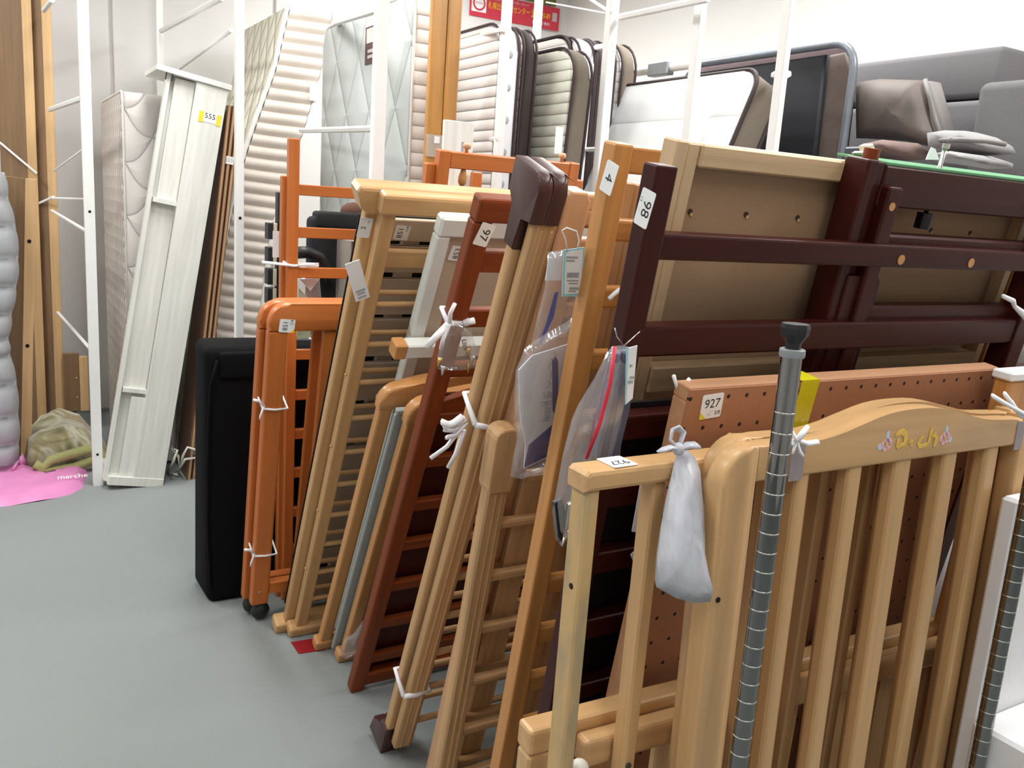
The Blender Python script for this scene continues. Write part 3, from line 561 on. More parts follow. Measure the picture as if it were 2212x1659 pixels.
# ---- wavy topped cot ends with painted word and flowers
def wavy(Y, X, label, sdx):
    p = Pan('cot_end_panel', label, 'cot panel', X, Y, -.6, 0, GIN)
    wave = [(1763,954),(1814,939),(1867,916),(1925,893),(1981,883),(2032,882),(2082,893),(2133,906),(2196,906)]
    ref = WREF if WREF else p
    WV = [(ref.P(x, y).x, ref.P(x, y).z) for x, y in wave]
    x0 = ref.x(1563, 1020); zt = ref.z(1650, 963); zbL = ref.z(1700, 1035); zbR = ref.z(2150, 968); zb = (zbL+zbR)/2; xr = ref.x(2181, 1081); sw = .062
    xR = xr+sw
    p.poly('stile', [(x0,0),(x0+sw,0),(x0+sw,zt)]+arc(x0+.05, zt-.05, .05, 90, 180, 8), -.002, .034, W('crib'), .008, 3, smooth=True)
    p.poly('stile', [(xr,0),(xR,0)]+arc(xR-.05, zt-.05, .05, 0, 90, 8)+[(xr,zt)], -.002, .034, W('crib'), .008, 3, smooth=True)
    # smooth wave board
    pts = [(x0+sw, zb), (xr, zb), (xr, zt-.0)]
    xs = [q[0] for q in WV]; zs_ = [q[1] for q in WV]
    def wz(x):
        if x <= xs[0]: f = max(0, (x-(x0+sw))/(xs[0]-x0-sw)); return zt*(1-f)+zs_[0]*f
        for i in range(len(xs)-1):
            if xs[i] <= x <= xs[i+1]:
                f = (x-xs[i])/(xs[i+1]-xs[i]); m0 = (zs_[i+1]-zs_[max(0,i-1)])/(xs[i+1]-xs[max(0,i-1)]); j = min(len(xs)-1, i+2); m1 = (zs_[j]-zs_[i])/(xs[j]-xs[i]); h = xs[i+1]-xs[i]
                return (2*f**3-3*f*f+1)*zs_[i]+(f**3-2*f*f+f)*h*m0+(-2*f**3+3*f*f)*zs_[i+1]+(f**3-f*f)*h*m1
        return zs_[-1]
    N = 26; pts = [(x0+sw-.002, zb), (xr+.002, zb)]+[(xr+.002-(xr-x0-sw+.004)*i/N, wz(xr+.002-(xr-x0-sw+.004)*i/N)) for i in range(N+1)]
    p.poly('top_board', pts, .0, .030, W('crib','x'), .006, 3, smooth=True)
    for (xa, xb, yy) in ((1719,1747,1040),(1832,1861,1025),(1933,1967,1010),(2039,2066,995),(2129,2155,985)):
        a, b = ref.x(xa, yy, .006), ref.x(xb, yy, .006); p.box('slat', a+sdx, b+sdx, .06, zb+.004, .004, .030, W('crib'), .006, 2)
    p.box('bottom_rail', x0+sw-.003, xr+.003, .04, .10, .004, .03, W('crib','x'), .004)
    q = ref.P(1541, 1296); obj('screw_hole', tube_bm([(q.x+.006,-.0032,q.z),(q.x+.006,.004,q.z)], .004, 10), plain('hole_black', (20,14,10), .9), p.root)
    return p
WREF = None
p = wavy(.770, .78, 'light wood cot end panel with wavy top, painted yellow word and pink flowers', 0); WREF = p
wavy(.806, .803, 'light wood cot end panel with wavy top, unpainted one right behind the painted panel', .022)
p.box('x', 0, .001, 0, .001, 0, .001, PAPER, 0); bpy.data.objects.remove(bpy.data.objects['x'])
YEL = plain('worn_yellow_paint', (232,190,84), .6, noise=.12, scale=90); PNK = plain('pink_paint', (240,186,192), .6, noise=.05); BLU = plain('pale_blue_paint', (196,210,226), .6, noise=.05)
def pxl(x, y): return p.P(1880+x/11.06, 900+y/11.06, -.0008)
wd_ = empty('painted_word'); wd_.parent = p.root
def stroke(pts, rs):
    return tube_bm([pxl(x, y) for x, y in pts], .002, 8, rs=rs, bm=None)
for nm, segs in (('painted_letter', [([(600,465),(680,390),(780,360),(845,430),(845,540),(810,640),(720,690),(640,770)], [.0022,.004,.005,.005,.0045,.0035,.003,.0015]), ([(680,530),(660,620),(635,740)], [.0025,.0035,.002])]),
                 ('painted_letter', [([(950,600),(990,630),(1000,660),(960,650)], [.003,.0045,.0045,.003]), ([(890,720),(900,760)], [.0012,.001])]),
                 ('painted_letter', [([(1285,470),(1200,540),(1150,640),(1180,720),(1290,690),(1380,650)], [.0022,.003,.0035,.0035,.003,.0025])]),
                 ('painted_letter', [([(1485,250),(1450,400),(1420,540),(1370,680)], [.0028,.0035,.0035,.0022]), ([(1480,490),(1550,430),(1580,520),(1550,640),(1510,720)], [.0022,.0035,.0038,.0036,.002])])):
    bm = bmesh.new()
    for pts, rs in segs: tube_bm([pxl(x, y) for x, y in pts], .002, 8, rs=[r*1.05 for r in rs], bm=bm)
    for v in bm.verts: v.co.y = max(-.0012, min(.001, v.co.y*.3-.0006))
    obj(nm, bm, YEL, wd_)
def disc(x, y, rx, rz, rot, mat, nm, par, d=-.0010):
    c = pxl(x, y); pts = []
    for k in range(12):
        a = 2*math.pi*k/12; X_, Z_ = rx*math.cos(a), rz*math.sin(a); pts.append((c.x+X_*math.cos(rot)-Z_*math.sin(rot), c.z+X_*math.sin(rot)+Z_*math.cos(rot)))
    return obj(nm, prism(pts, d, 0, 'y'), mat, par)
for (fx, fy, lv) in ((395,665,((420,470,.0035,.0085,-.15),(232,732,.005,.0045,0))), (1785,520,((1830,325,.0033,.0075,0),(1905,545,.0045,.0045,0)))):
    fe = empty('painted_flower'); fe.parent = p.root
    for k in range(5): disc(fx+70*math.cos(1.57+k*1.2566), fy-75*math.sin(1.57+k*1.2566+.6), .0058, .0058, 0, PNK, 'petal', fe)
    disc(fx, fy, .0025, .0035, 0, YEL, 'flower_centre', fe, -.0014)
    for (x, y, rx, rz, rr_) in lv: disc(x, y, rx, rz, rr_, BLU, 'leaf', fe)
q = p.x(1712, 1000); TAPE = film('clear_tape', (170,160,165), .55, .15)
p.box('clear_tape', p.x(1703,1020), p.x(1733,1015), p.z(1715,1038), p.z(1715,960), -.0012, -.0004, TAPE, 0); p.box('clear_tape', p.x(2190,960), p.x(2207,955), p.z(2190,972), p.z(2190,912), -.0012, -.0004, TAPE, 0)
def L_(pts, d=-.02): return [p.P(x, y, d-.002*i) for i, (x, y) in enumerate(pts)]
bm = bmesh.new()
for pts in (((1707,925),(1718,945),(1722,952)), ((1746,920),(1735,935),(1722,950)), ((1722,950),(1745,958),(1768,954)), ((1722,952),(1728,975),(1735,985)), ((1722,952),(1715,970),(1712,980)), ((1720,950),(1710,958),(1700,952))): tube_bm(L_(pts), .004, 6, flat=.5, bm=bm, rs=[.003,.0045,.004])
tag(obj('string_bow', bm, STRING, p.root, True), 'white string bow')
bm = bmesh.new()
for pts in (((2144,855),(2165,868),(2190,882),(2214,895)), ((2185,868),(2195,885),(2206,900)), ((2170,850),(2200,890),(2220,905))): tube_bm(L_(pts), .005, 6, flat=.6, bm=bm)
tag(obj('string_bow', bm, STRING, p.root, True), 'white string knot on the right stile')
DUCH = p
# ---- chrome grooved shelf posts
CHR = plain('chrome', (135,135,135), .06, metal=1, noise=.02)
def pole(px, py, zt, label, capped):
    X, Y = px, py
    e = empty('chrome_shelf_pole', (X, Y, 0), label, 'shelf post', 'chrome shelf posts')
    obj('tube', tube_bm([(0,0,0),(0,0,zt)], .0126, 24), CHR, e, True, True)
    n = int((zt-.08)/.0254)
    for k in range(n):
        zz = zt-.075-k*.0254; bm = lathe_bm([(.0124,-.0011),(.0130,-.0006),(.0130,.0006),(.0124,.0011)], 24); bmesh.ops.translate(bm, vec=(0,0,zz), verts=bm.verts)
        obj('groove_ring', bm, STEEL, e, True)
    bm = lathe_bm([(.0142,0),(.0152,.002),(.0152,.009),(.0142,.010)], 24); bmesh.ops.translate(bm, vec=(0,0,zt-.008), verts=bm.verts); obj('collar', bm, plain('grey_plastic', (150,155,158), .4), e, True, True)
    if capped:
        f = obj('adjuster_foot', lathe_bm([(.009,0),(.0095,.008),(.0165,.018),(.0175,.026),(.0165,.031)], 8), BLACK, e); f.location = (0,0,zt+.001)
    return e
q = aY(1712, 757, .712); pole(q.x, .712, q.z, 'chrome grooved shelf post with black adjuster foot, in front of wavy panel', True)
q = aY(2160, 1400, .70); pole(q.x, .70, 1.25, 'chrome grooved shelf post at the right edge of picture', True)

# ================================================================== bags hanging on the frames
# zip bag with grey cloth, red zip and price tag
D = Pan('zip_bag', 'clear zip bag with folded grey cloth and red zip, hanging on mahogany post', 'bag', .70, 1.11, 8, 0)
def dp(l, d=0): return [D.P(x, y, d) for x, y in l]
out = dp([(1312,760),(1322,748),(1345,746),(1372,752),(1366,830),(1345,905),(1330,985),(1296,1002),(1262,1070),(1240,1120),(1214,1182),(1200,1165),(1193,1105),(1205,1040),(1215,985),(1235,905),(1254,865),(1285,815)])
obj('bag_film', puff_bm(out, D.P(1285,930), (0,.016,0), .12), film('clear_film2', (236,236,244), .16, .16), D.root, True)
CLO = plain('grey_cloth', (84,84,100), .9, noise=.1, scale=60)
cl = [((1324,760),(1336,757),(1312,880),(1290,985),(1280,985),(1300,880)), ((1336,757),(1348,757),(1324,880),(1302,985),(1290,985),(1312,880)), ((1348,757),(1358,758),(1336,880),(1313,988),(1302,988),(1324,880)), ((1358,758),(1366,760),(1349,880),(1326,988),(1313,988),(1336,880))]
for k, l in enumerate(cl): obj('cloth_fold', prism([(v.x, v.z) for v in dp(l)], -.009-.001*k, .01, 'y', .003), CLO if k % 2 else plain('grey_cloth_light', (120,120,138), .9, noise=.1, scale=60), D.root)
obj('red_zip', tube_bm([D.P(x, y, -.013-.004*i*(3-i)) for i, (x, y) in enumerate(((1328,748),(1318,830),(1294,920),(1266,990)))], .003, 6), plain('red_plastic', (215,50,70), .4), D.root, True)
tq = dp([(1355,752),(1376,746),(1366,860),(1350,874)], -.02); tg = obj('price_tag', prism([(v.x, v.z) for v in tq], -.021, -.0195, 'y'), PAPER, D.root)
bq = dp([(1353,752),(1358,751),(1353,872),(1350,875)], -.0215); obj('blue_edge', prism([(v.x, v.z) for v in bq], -.0216, -.021, 'y'), plain('pale_cyan', (160,215,225), .6), tg)
for (x, y, w_) in ((1366,815,.008),(1362,825,.008),(1363,790,.004)): v = D.P(x, y, -.0215); obj('printed_line', bbox(v.x-w_/2, v.x+w_/2, -.0222, -.0212, v.z-.0015, v.z+.0015, 0), GINK, tg)
obj('wire_loop', tube_bm([D.P(x, y, -.004) for x, y in ((1348,747),(1333,728),(1328,710))]+[D.P(1328,708,0)], .0009, 5), STEEL, D.root, True); obj('wire_loop', tube_bm([D.P(x, y, -.004) for x, y in ((1348,747),(1365,732),(1382,716))], .0009, 5), STEEL, D.root, True)
obj('metal_part', prism([(v.x, v.z) for v in dp([(1196,1085),(1212,1075),(1222,1110),(1212,1170),(1204,1160)])], -.004, .006, 'y', .002), plain('gunmetal', (60,56,58), .3, metal=1), D.root)
obj('metal_part', prism([(v.x, v.z) for v in dp([(1222,1085),(1232,1080),(1226,1130),(1216,1140)])], -.008, .0, 'y', .002), STEEL, D.root)
# leaflet bag
D = Pan('leaflet_bag', 'clear plastic bag holding white and navy leaflet, hanging on honey pine ladder', 'bag', .80, 1.48, 12, 0)
out = dp([(1252,672),(1256,700),(1240,740),(1228,800),(1215,880),(1203,960),(1190,1010),(1160,1022),(1128,1035),(1102,1030),(1108,990),(1116,950),(1112,900),(1110,850),(1114,800),(1134,752),(1180,720),(1225,695)])
obj('bag_film', puff_bm(out, D.P(1170,870), (0,.012,0), .1), film('clear_film3', (238,238,246), .14, .12), D.root, True)
lf = obj('leaflet', prism([(v.x, v.z) for v in dp([(1120,800),(1150,768),(1232,742),(1206,905),(1190,985),(1132,1012),(1135,960),(1124,900)])], -.0005, .002, 'y'), plain('leaflet_paper', (232,232,238), .5, noise=.02), D.root)
obj('navy_block', prism([(v.x, v.z) for v in dp([(1142,962),(1202,910),(1190,982),(1132,1010)], -.001)], -.0014, -.0005, 'y'), plain('navy_print', (44,46,128), .5), lf)
a, b = D.P(1199, 780, -.001), D.P(1200, 886, -.001)
obj('navy_bar', prism([(a.x-.006,a.z),(a.x,a.z+.008),(a.x+.006,a.z),(b.x+.006,b.z),(b.x,b.z-.008),(b.x-.006,b.z)], -.0014, -.0005, 'y'), plain('navy_print', (44,46,128), .5), lf)
for k, (x, y0, y1) in enumerate(((1186,792,850),(1184,856,900))):
    a, b = D.P(x, y0, -.001), D.P(x, y1, -.001); bm = text_bm('ベビーベッド', .018) if k == 0 else text_bm('組立説明', .015)
    bmesh.ops.rotate(bm, cent=(0,0,0), matrix=Matrix.Rotation(math.radians(90),3,'Y'), verts=bm.verts); bmesh.ops.translate(bm, vec=((a.x+b.x)/2, -.0012, (a.z+b.z)/2), verts=bm.verts); obj('printed_text', bm, GINK, lf)
# price tag on string, left of the honey ladder
D = Pan('price_tag', 'white price tag with pale blue border hanging on string beside honey ladder', 'tag', .84, 1.40, 10, 0)
c = dp([(1217,540),(1262,534),(1257,640),(1214,640)]); tb = obj('blue_border', prism([(v.x, v.z) for v in c], -.001, .001, 'y'), plain('pale_cyan', (160,215,225), .6), D.root)
c = dp([(1222,544),(1259,539),(1254,634),(1219,635)], -.001); cd = obj('card', prism([(v.x, v.z) for v in c], -.0016, -.001, 'y'), PAPER, D.root)
for (x, y, w_, h_) in ((1236,556,.022,.003),(1232,563,.016,.003),(1228,594,.006,.008),(1240,594,.018,.008),(1237,606,.022,.002),(1238,612,.018,.002),(1240,623,.018,.004),(1236,629,.014,.002)):
    v = D.P(x, y, -.0018); obj('printed_line', bbox(v.x-w_/2, v.x+w_/2, -.0022, -.0015, v.z-h_/2, v.z+h_/2, 0), GINK, cd)
obj('string_loop', tube_bm(dp([(1226,545),(1221,515),(1214,498),(1224,492),(1246,500),(1251,520),(1247,540)], -.003), .0012, 5), STRING, D.root, True)
# blue lettered film bag behind it
D = Pan('film_bag', 'wrinkled clear film bag with blue print behind the hanging price tag', 'bag', .86, 1.53, 12, 0)
out = dp([(1183,545),(1215,540),(1250,640),(1250,690),(1225,720),(1180,740),(1150,745),(1160,690),(1178,620)])
obj('bag_film', puff_bm(out, D.P(1200,650), (0,.008,0), .1), film('clear_film3', (238,238,246), .14, .12), D.root, True)
obj('white_card', prism([(v.x, v.z) for v in dp([(1186,548),(1214,545),(1212,605),(1178,606)])], -.001, .001, 'y'), plain('leaflet_paper', (232,232,238), .5), D.root)
obj('blue_print', prism([(v.x, v.z) for v in dp([(1192,628),(1200,626),(1190,680),(1165,735),(1158,738),(1175,690)])], -.010, -.0095, 'y'), plain('navy_print2', (96,104,170), .5), D.root)
# white carrier bag tied to the 927 rail
D = Pan('carrier_bag', 'white plastic bag tied with a bow on the cot rail beside the 927 sticker', 'bag', .66, .735, -26, 0, Z=.86)
def dps(l, d=0): return [D.P(x, y, d) for x, y in l]
body = [(1462,978),(1485,972),(1503,990),(1508,1040),(1512,1090),(1513,1150),(1516,1200),(1528,1255),(1535,1300),(1500,1303),(1460,1292),(1430,1275),(1418,1268),(1422,1200),(1430,1130),(1440,1070),(1452,1020)]
BAGM, t_, b_ = newmat('white_plastic_bag'); b_.inputs['Base Color'].default_value = lin((190,191,199)); b_.inputs['Roughness'].default_value = .4; b_.inputs['Transmission Weight'].default_value = .0; b_.inputs['Subsurface Weight'].default_value = .25; b_.inputs['Subsurface Radius'].default_value = (.02,.02,.02)
n = nd(t_,'ShaderNodeTexNoise'); n.inputs['Scale'].default_value = 1; n.inputs['Detail'].default_value = 3; mp = nd(t_,'ShaderNodeMapping'); mp.inputs['Scale'].default_value = (42,42,4); tc = nd(t_,'ShaderNodeTexCoord')
t_.links.new(tc.outputs['Object'], mp.inputs[0]); t_.links.new(mp.outputs[0], n.inputs['Vector']); bp = nd(t_,'ShaderNodeBump'); bp.inputs['Strength'].default_value = .55; bp.inputs['Distance'].default_value = .012; t_.links.new(n.outputs[0], bp.inputs['Height']); t_.links.new(bp.outputs[0], b_.inputs['Normal'])
bm = puff_bm(dps(body), D.P(1478,1170), (0,.022,0), .1); obj('bag_body', bm, BAGM, D.root, True)
K = D.P(1465, 970, -.015)
obj('handle_loop', tube_bm(dps([(1465,970),(1448,950),(1452,930),(1464,924),(1476,935),(1470,955),(1466,970)], -.015), .005, 8, flat=.5, rs=[.004,.005,.006,.006,.006,.005,.004]), BAGM, D.root, True)
obj('knot', ball_bm(K, .009, (1,.8,1)), BAGM, D.root, True)
obj('bow_end', tube_bm(dps([(1466,970),(1485,962),(1503,962),(1512,966)], -.017), .005, 8, flat=.5, rs=[.004,.007,.008,.004]), BAGM, D.root, True)
obj('bow_end', tube_bm(dps([(1466,970),(1450,966),(1432,972),(1420,976)], -.017), .005, 8, flat=.5, rs=[.004,.005,.005,.002]), BAGM, D.root, True)
# white paper leaf showing behind the cot post
D = Pan('paper_sheet', 'white paper sheet tucked behind the second post of the 927 cot side', 'paper', .8, 1.075, 5, 0)
D.poly('sheet', [(v.x, v.z) for v in dps([(1385,1035),(1392,1030),(1378,1150),(1365,1148)])], -.001, .001, PAPER, 0); D.poly('sheet', [(v.x, v.z) for v in dps([(1362,1198),(1376,1186),(1376,1230)])], -.001, .001, PAPER, 0)

# ================================================================== black bag, far left of the row
a = aY(457, 1300, 2.87); zt = aY(452, 752, 2.87).z
e = empty('folding_bed_bag', (a.x, 2.87, 0), 'large black fabric bag with flap standing beside orange cot panels', 'bag')
BF = plain('black_nylon', (9,9,11), .85, noise=.15, scale=14, bump=.1, spec=.15)
bm = bbox(-.015, .62, 0, .20, .0, zt, .03, 4); rough_up(bm, .012, 6); obj('bag_body', bm, BF, e, True)
obj('top_flap', rough_up(bbox(.03, .60, -.014, .02, zt-.105, zt-.015, .012, 3), .006, 9), BF, e, True)
obj('edge_piping', tube_bm([(-.004,-.006,.05),(-.012,-.002,.3),(-.008,-.002,.6),(.0,-.004,zt-.12),(.02,-.006,zt-.04)], .005, 6), BF, e, True)

# ================================================================== left side and back of the shop
# ---- white steel rack posts and braces
HOLE = plain('hole_black', (20,14,10), .9)
def rack_post(px_top, Y, X=None, wd=.04, z0=0, zt=2.9, label='', holes=(), lean=0, beams=()):
    q = aY(px_top[0], px_top[1], Y); X = q.x
    e = empty('rack_post', (X, Y, z0), label, 'rack post', 'white steel rack posts')
    obj('upright', bbox(-wd/2, wd/2, 0, .004, 0, zt-z0, .001), WHITE, e); obj('flange', bbox(-wd/2, -wd/2+.004, .004, .035, 0, zt-z0, .001), WHITE, e)
    for zz in holes: obj('bolt_hole', tube_bm([(0,-.001,zz),(0,.003,zz)], .006, 10), HOLE, e)
    for (x0, y0, z_0, x1, y1, z_1, r) in beams: obj('brace', tube_bm([(x0-X,y0-Y,z_0-z0),(x1-X,y1-Y,z_1-z0)], r, 6), WHITE, e)
    return e
A = aY(196, 525, 4.26)
def seg(pa, pb, X=None, Y0=None, Y1=None, r=.011):
    if X is not None: a, b = aX(*pa, X), aX(*pb, X)
    else: a, b = aY(*pa, Y0), aY(*pb, Y1)
    return (a.x, a.y, a.z, b.x, b.y, b.z, r)
rack_post((196,525), 4.26, wd=.042, label='white steel rack post standing on carpet left of wrapped mattress', holes=(1.248,.152),
  beams=[seg((107,237),(178,212),Y0=5.25,Y1=4.28,r=.012), seg((112,455),(188,500),Y0=5.25,Y1=4.28,r=.008), seg((125,675),(196,755),Y0=5.25,Y1=4.28,r=.008), seg((115,370),(180,322),Y0=5.25,Y1=4.28,r=.005), seg((95,22),(112,0),Y0=5.25,Y1=5.0,r=.014), seg((112,428),(180,430),Y0=5.3,Y1=5.3,r=.006), seg((0,308),(80,375),Y0=5.4,Y1=5.3,r=.006), seg((60,450),(118,424),Y0=5.4,Y1=5.3,r=.006)])
rack_post((346,100), 5.45, wd=.035, label='white steel rack post against the far wall panels', beams=[seg((348,67),(480,-5),Y0=5.4,Y1=3.9,r=.014), seg((385,150),(500,65),Y0=5.4,Y1=4.0,r=.010)])
rack_post((519,300), 3.52, wd=.03, label='thin white steel rack post crossing the cream ribbed mattress', holes=(1.277,))
rack_post((826,100), 2.98, wd=.043, label='wide white steel rack post in front of grey diamond mattress', beams=[seg((725,48),(820,18),Y0=4.1,Y1=3.0,r=.015), seg((650,282),(812,278),Y0=4.3,Y1=3.0,r=.012)])
rack_post((1098,60), 2.86, wd=.026, label='white steel rack post among the standing mattresses', beams=[seg((1000,82),(1088,64),Y0=3.3,Y1=2.86,r=.009), seg((1020,303),(1078,300),Y0=3.2,Y1=2.86,r=.009)])
rack_post((1164,60), 4.3, wd=.035, label='white steel post in front of the red banner', zt=2.9)
rack_post((1326,60), 2.76, wd=.036, label='white steel corner rack post beside the taupe mattress edge', beams=[seg((1340,37),(1530,-3),Y0=2.75,Y1=2.25,r=.012), seg((1245,110),(1320,98),Y0=3.2,Y1=2.76,r=.011), seg((1210,325),(1305,322),Y0=3.2,Y1=2.76,r=.009), seg((1270,-5),(1320,27),Y0=3.3,Y1=2.76,r=.006), seg((1180,5),(1318,30),Y0=3.6,Y1=2.8,r=.003)])
rack_post((1513,100), 2.36, wd=.026, label='thin white steel rack post over the white mattress cover')
rack_post((1704,100), 2.02, wd=.022, label='thin white steel rack post in front of folded bed', beams=[seg((1672,162),(1702,160),Y0=2.3,Y1=2.03,r=.012)])
# rails the mattress covers lean on
# ---- planks at the far left
def plank(pb, pt, Y, wd, th, yaw, name, label, mat='plank', z0=0, holes=()):
    b = aY(pb[0], pb[1], Y); b.z = max(b.z, z0); t = aY(pt[0], pt[1], Y)
    e = empty(name, b, label, 'plank', 'timber boards standing at the far left'); L = (t-b).length; d = (t-b)
    e.rotation_euler = (0, math.atan2(d.x, d.z), 0)
    o = obj('board', bbox(-wd, 0, 0, .024, 0, L, .002), W(mat), e); o.rotation_euler = (0,0,math.radians(yaw))
    o2 = obj('edge_strip', bbox(0, .003, -.001, .026, 0, L, .001), wood('fawn_edge', (214,176,128), 'z', .9, .5), e); o2.scale = (1,1,1); o2.rotation_euler = (0,0,math.radians(yaw))
    o3 = obj('front_edge', bbox(0.0, .045, -.001, .02, 0, L, .002), wood('fawn_edge', (214,176,128), 'z', .9, .5), e)
    for zz in holes: obj('bolt_hole', tube_bm([(.02,-.003,zz),(.02,.002,zz)], .009, 10), HOLE, e)
    return e
plank((82,918), (44,-30), 5.35, .14, .03, -30, 'timber_plank', 'tall fawn plank leaning at far left edge, left of two')
plank((122,912), (87,-30), 5.35, .14, .03, -30, 'timber_plank', 'tall fawn plank leaning at far left, right of two')
plank((45,985), (55,385), 4.75, .14, .03, -36, 'plywood_board', 'shorter plywood board with bolt holes beside grey quilted mattress', holes=(.55,1.05))
e = empty('wood_block', aY(140, 890, 5.3), 'short brown wood block hanging behind olive blanket', 'wood block'); L = .33
obj('block', bbox(0,.08,0,.03,0,L,.003), W('plank'), e); obj('front_edge', bbox(.08,.125,-.004,.03,.0,L-.02,.003), wood('fawn_edge', (214,176,128), 'z', .9, .5), e)
for zz in (.08,.19): obj('screw', ball_bm((.065,-.001,zz), .004, u=8, v=6), STEEL, e)
e = empty('steel_leg', fl(103, 925), 'black steel legs below the far left planks', 'bed leg'); 
for dx in (0,.12): obj('leg', bbox(dx, dx+.025, 0, .03, 0, .16, .002), BLACK, e)
# grey quilted mattress at the left edge
GQ = plain('grey_quilt', (170,172,176), .85, noise=.05, scale=30)
e = empty('grey_mattress', aY(-60, 1005, 4.55), 'grey quilted mattress at left edge of picture', 'mattress')
o_ = e.location.copy()
bx = [(372,6),(430,14),(490,30),(560,36),(620,32),(680,22),(735,14),(770,18),(830,32),(900,36),(960,38),(1008,30)]
rows = [aY(x, y, 4.55)-o_ for y, x in bx]
bm = bmesh.new(); prevs = []
fine = []
for i in range(len(rows)-1):
    for k in range(6):
        f = k/6; fine.append(rows[i].lerp(rows[i+1], f))
R_ = []
for i, v in enumerate(fine):
    bul = abs(math.sin(i*math.pi/6.0))**.5*.035
    R_.append([bm.verts.new((x, y, v.z)) for x, y in ((-.25,-.0),(v.x-.10, -.02-bul),(v.x-.03, -.012-bul),(v.x+bul*.4, .03),(v.x+.01, .09),(v.x-.02,.16),(-.25,.18))])
for a, b in zip(R_, R_[1:]):
    for k in range(6): bm.faces.new((a[k], a[k+1], b[k+1], b[k]))
obj('quilted_body', bm, GQ, e, True)
obj('side_piping', tube_bm([(v.x, .03, v.z) for v in fine[::3]], .006, 6), GQ, e, True)
# olive patterned blanket and pink bag
OLV, t_, b_ = newmat('olive_fleece')
tc = nd(t_,'ShaderNodeTexCoord'); n = nd(t_,'ShaderNodeTexNoise'); n.inputs['Scale'].default_value = 5.5; n.inputs['Detail'].default_value = 2; n.inputs['Distortion'].default_value = 1.2; t_.links.new(tc.outputs['Object'], n.inputs['Vector'])
cr = nd(t_,'ShaderNodeValToRGB'); el = cr.color_ramp.elements; el[0].position = .3; el[0].color = lin((112,104,78)); el[1].position = .7; el[1].color = lin((176,146,100))
for pos, c in ((.42,(160,152,112)),(.52,(205,200,180)),(.6,(150,140,96))): q = el.new(pos); q.color = lin(c)
t_.links.new(n.outputs[0], cr.inputs[0]); t_.links.new(cr.outputs[0], b_.inputs['Base Color']); b_.inputs['Roughness'].default_value = 1; b_.inputs['Sheen Weight'].default_value = .4
c0 = fl(150, 1000); e = empty('folded_blanket', c0, 'folded olive fleece blanket with brown pattern on carpet behind pink bag', 'blanket')
prof = []
ol = [(60,1010),(62,965),(90,940),(140,928),(185,935),(205,958),(240,985),(245,1020),(205,1010),(160,1030),(100,1022)]
pts = [aY(x, y, 4.62)-c0 for x, y in ol]
bm = bmesh.new(); rings = []
for k, (sy, sc) in enumerate(((-.02,.80),(.0,.95),(.06,1),(.25,1),(.42,.95),(.5,.75))):
    mid = sum(pts, Vector())/len(pts)
    rings.append([bm.verts.new((mid.x+(v.x-mid.x)*sc, sy+(4.62-c0.y), max(.004, mid.z+(v.z-mid.z)*sc))) for v in pts])
for a, b in zip(rings, rings[1:]):
    for k in range(len(pts)): bm.faces.new((a[k], a[(k+1) % len(pts)], b[(k+1) % len(pts)], b[k]))
bm.faces.new(rings[0]); bm.faces.new(rings[-1][::-1]); bmesh.ops.subdivide_edges(bm, edges=bm.edges, cuts=2, use_grid_fill=True); rough_up(bm, .03, 9, 2)
for v in bm.verts: v.co.z = max(.003, v.co.z)
obj('fleece_body', bm, OLV, e, True)
hem = plain('olive_hem', (158,158,104), .95, noise=.1, scale=80, bump=.5)
obj('folded_hem', tube_bm([aY(x, y-6, 4.5)-c0 for x, y in ((75,1008),(95,1018),(110,1000),(150,988),(200,975),(212,985),(200,1000),(160,1016),(110,1024),(82,1014))], .024, 8), hem, e, True)
obj('folded_hem', tube_bm([aY(x, y, 4.5)-c0 for x, y in ((214,975),(232,995),(244,1015))], .02, 8), hem, e, True)
PINK = plain('pink_plastic', (226,142,196), .45, noise=.08, scale=12, bump=.8)
c0 = fl(60, 1060); e = empty('pink_bag', c0, 'crumpled pink plastic carrier bag with white print lying on carpet', 'bag')
ol = [(-40,1098),(20,1094),(90,1082),(150,1070),(178,1055),(192,1020),(170,1010),(140,1028),(110,1030),(75,1022),(62,1000),(45,982),(38,1005),(0,1012),(-40,1020)]
pts = [fl(x, max(y, 1012))-c0 for x, y in ol]
bm = bmesh.new(); mid = sum(pts, Vector())/len(pts); base = [bm.verts.new(p_) for p_ in pts]; prev = base
for lv, h in ((.93,.02),(.75,.03),(.5,.034),(.25,.03)):
    cur = [bm.verts.new((mid.x+(q_.x-mid.x)*lv, mid.y+(q_.y-mid.y)*lv, h*random.uniform(.7,1.3))) for q_ in pts]
    for k in range(len(pts)): bm.faces.new((prev[k], prev[(k+1) % len(pts)], cur[(k+1) % len(pts)], cur[k]))
    prev = cur
bm.faces.new(prev); obj('bag_body', rough_up(bm, .012, 14), PINK, e, True)
obj('bag_handle', tube_bm([fl(52,1018)-c0+Vector((0,0,.03)), aY(45,985,4.6)-c0, aY(38,1000,4.6)-c0, fl(30,1030)-c0+Vector((0,0,.04))], .025, 8, flat=.3), PINK, e, True)
for (x, y, s) in ((172,1046,'marche'),):
    bm = text_bm(s, .042); bmesh.ops.rotate(bm, cent=(0,0,0), matrix=Matrix.Rotation(math.radians(-70),3,'X') , verts=bm.verts); v = fl(x-15, y)-c0; bmesh.ops.translate(bm, vec=v+Vector((0,-.02,.045)), verts=bm.verts); obj('white_print', bm, PAPER, e)
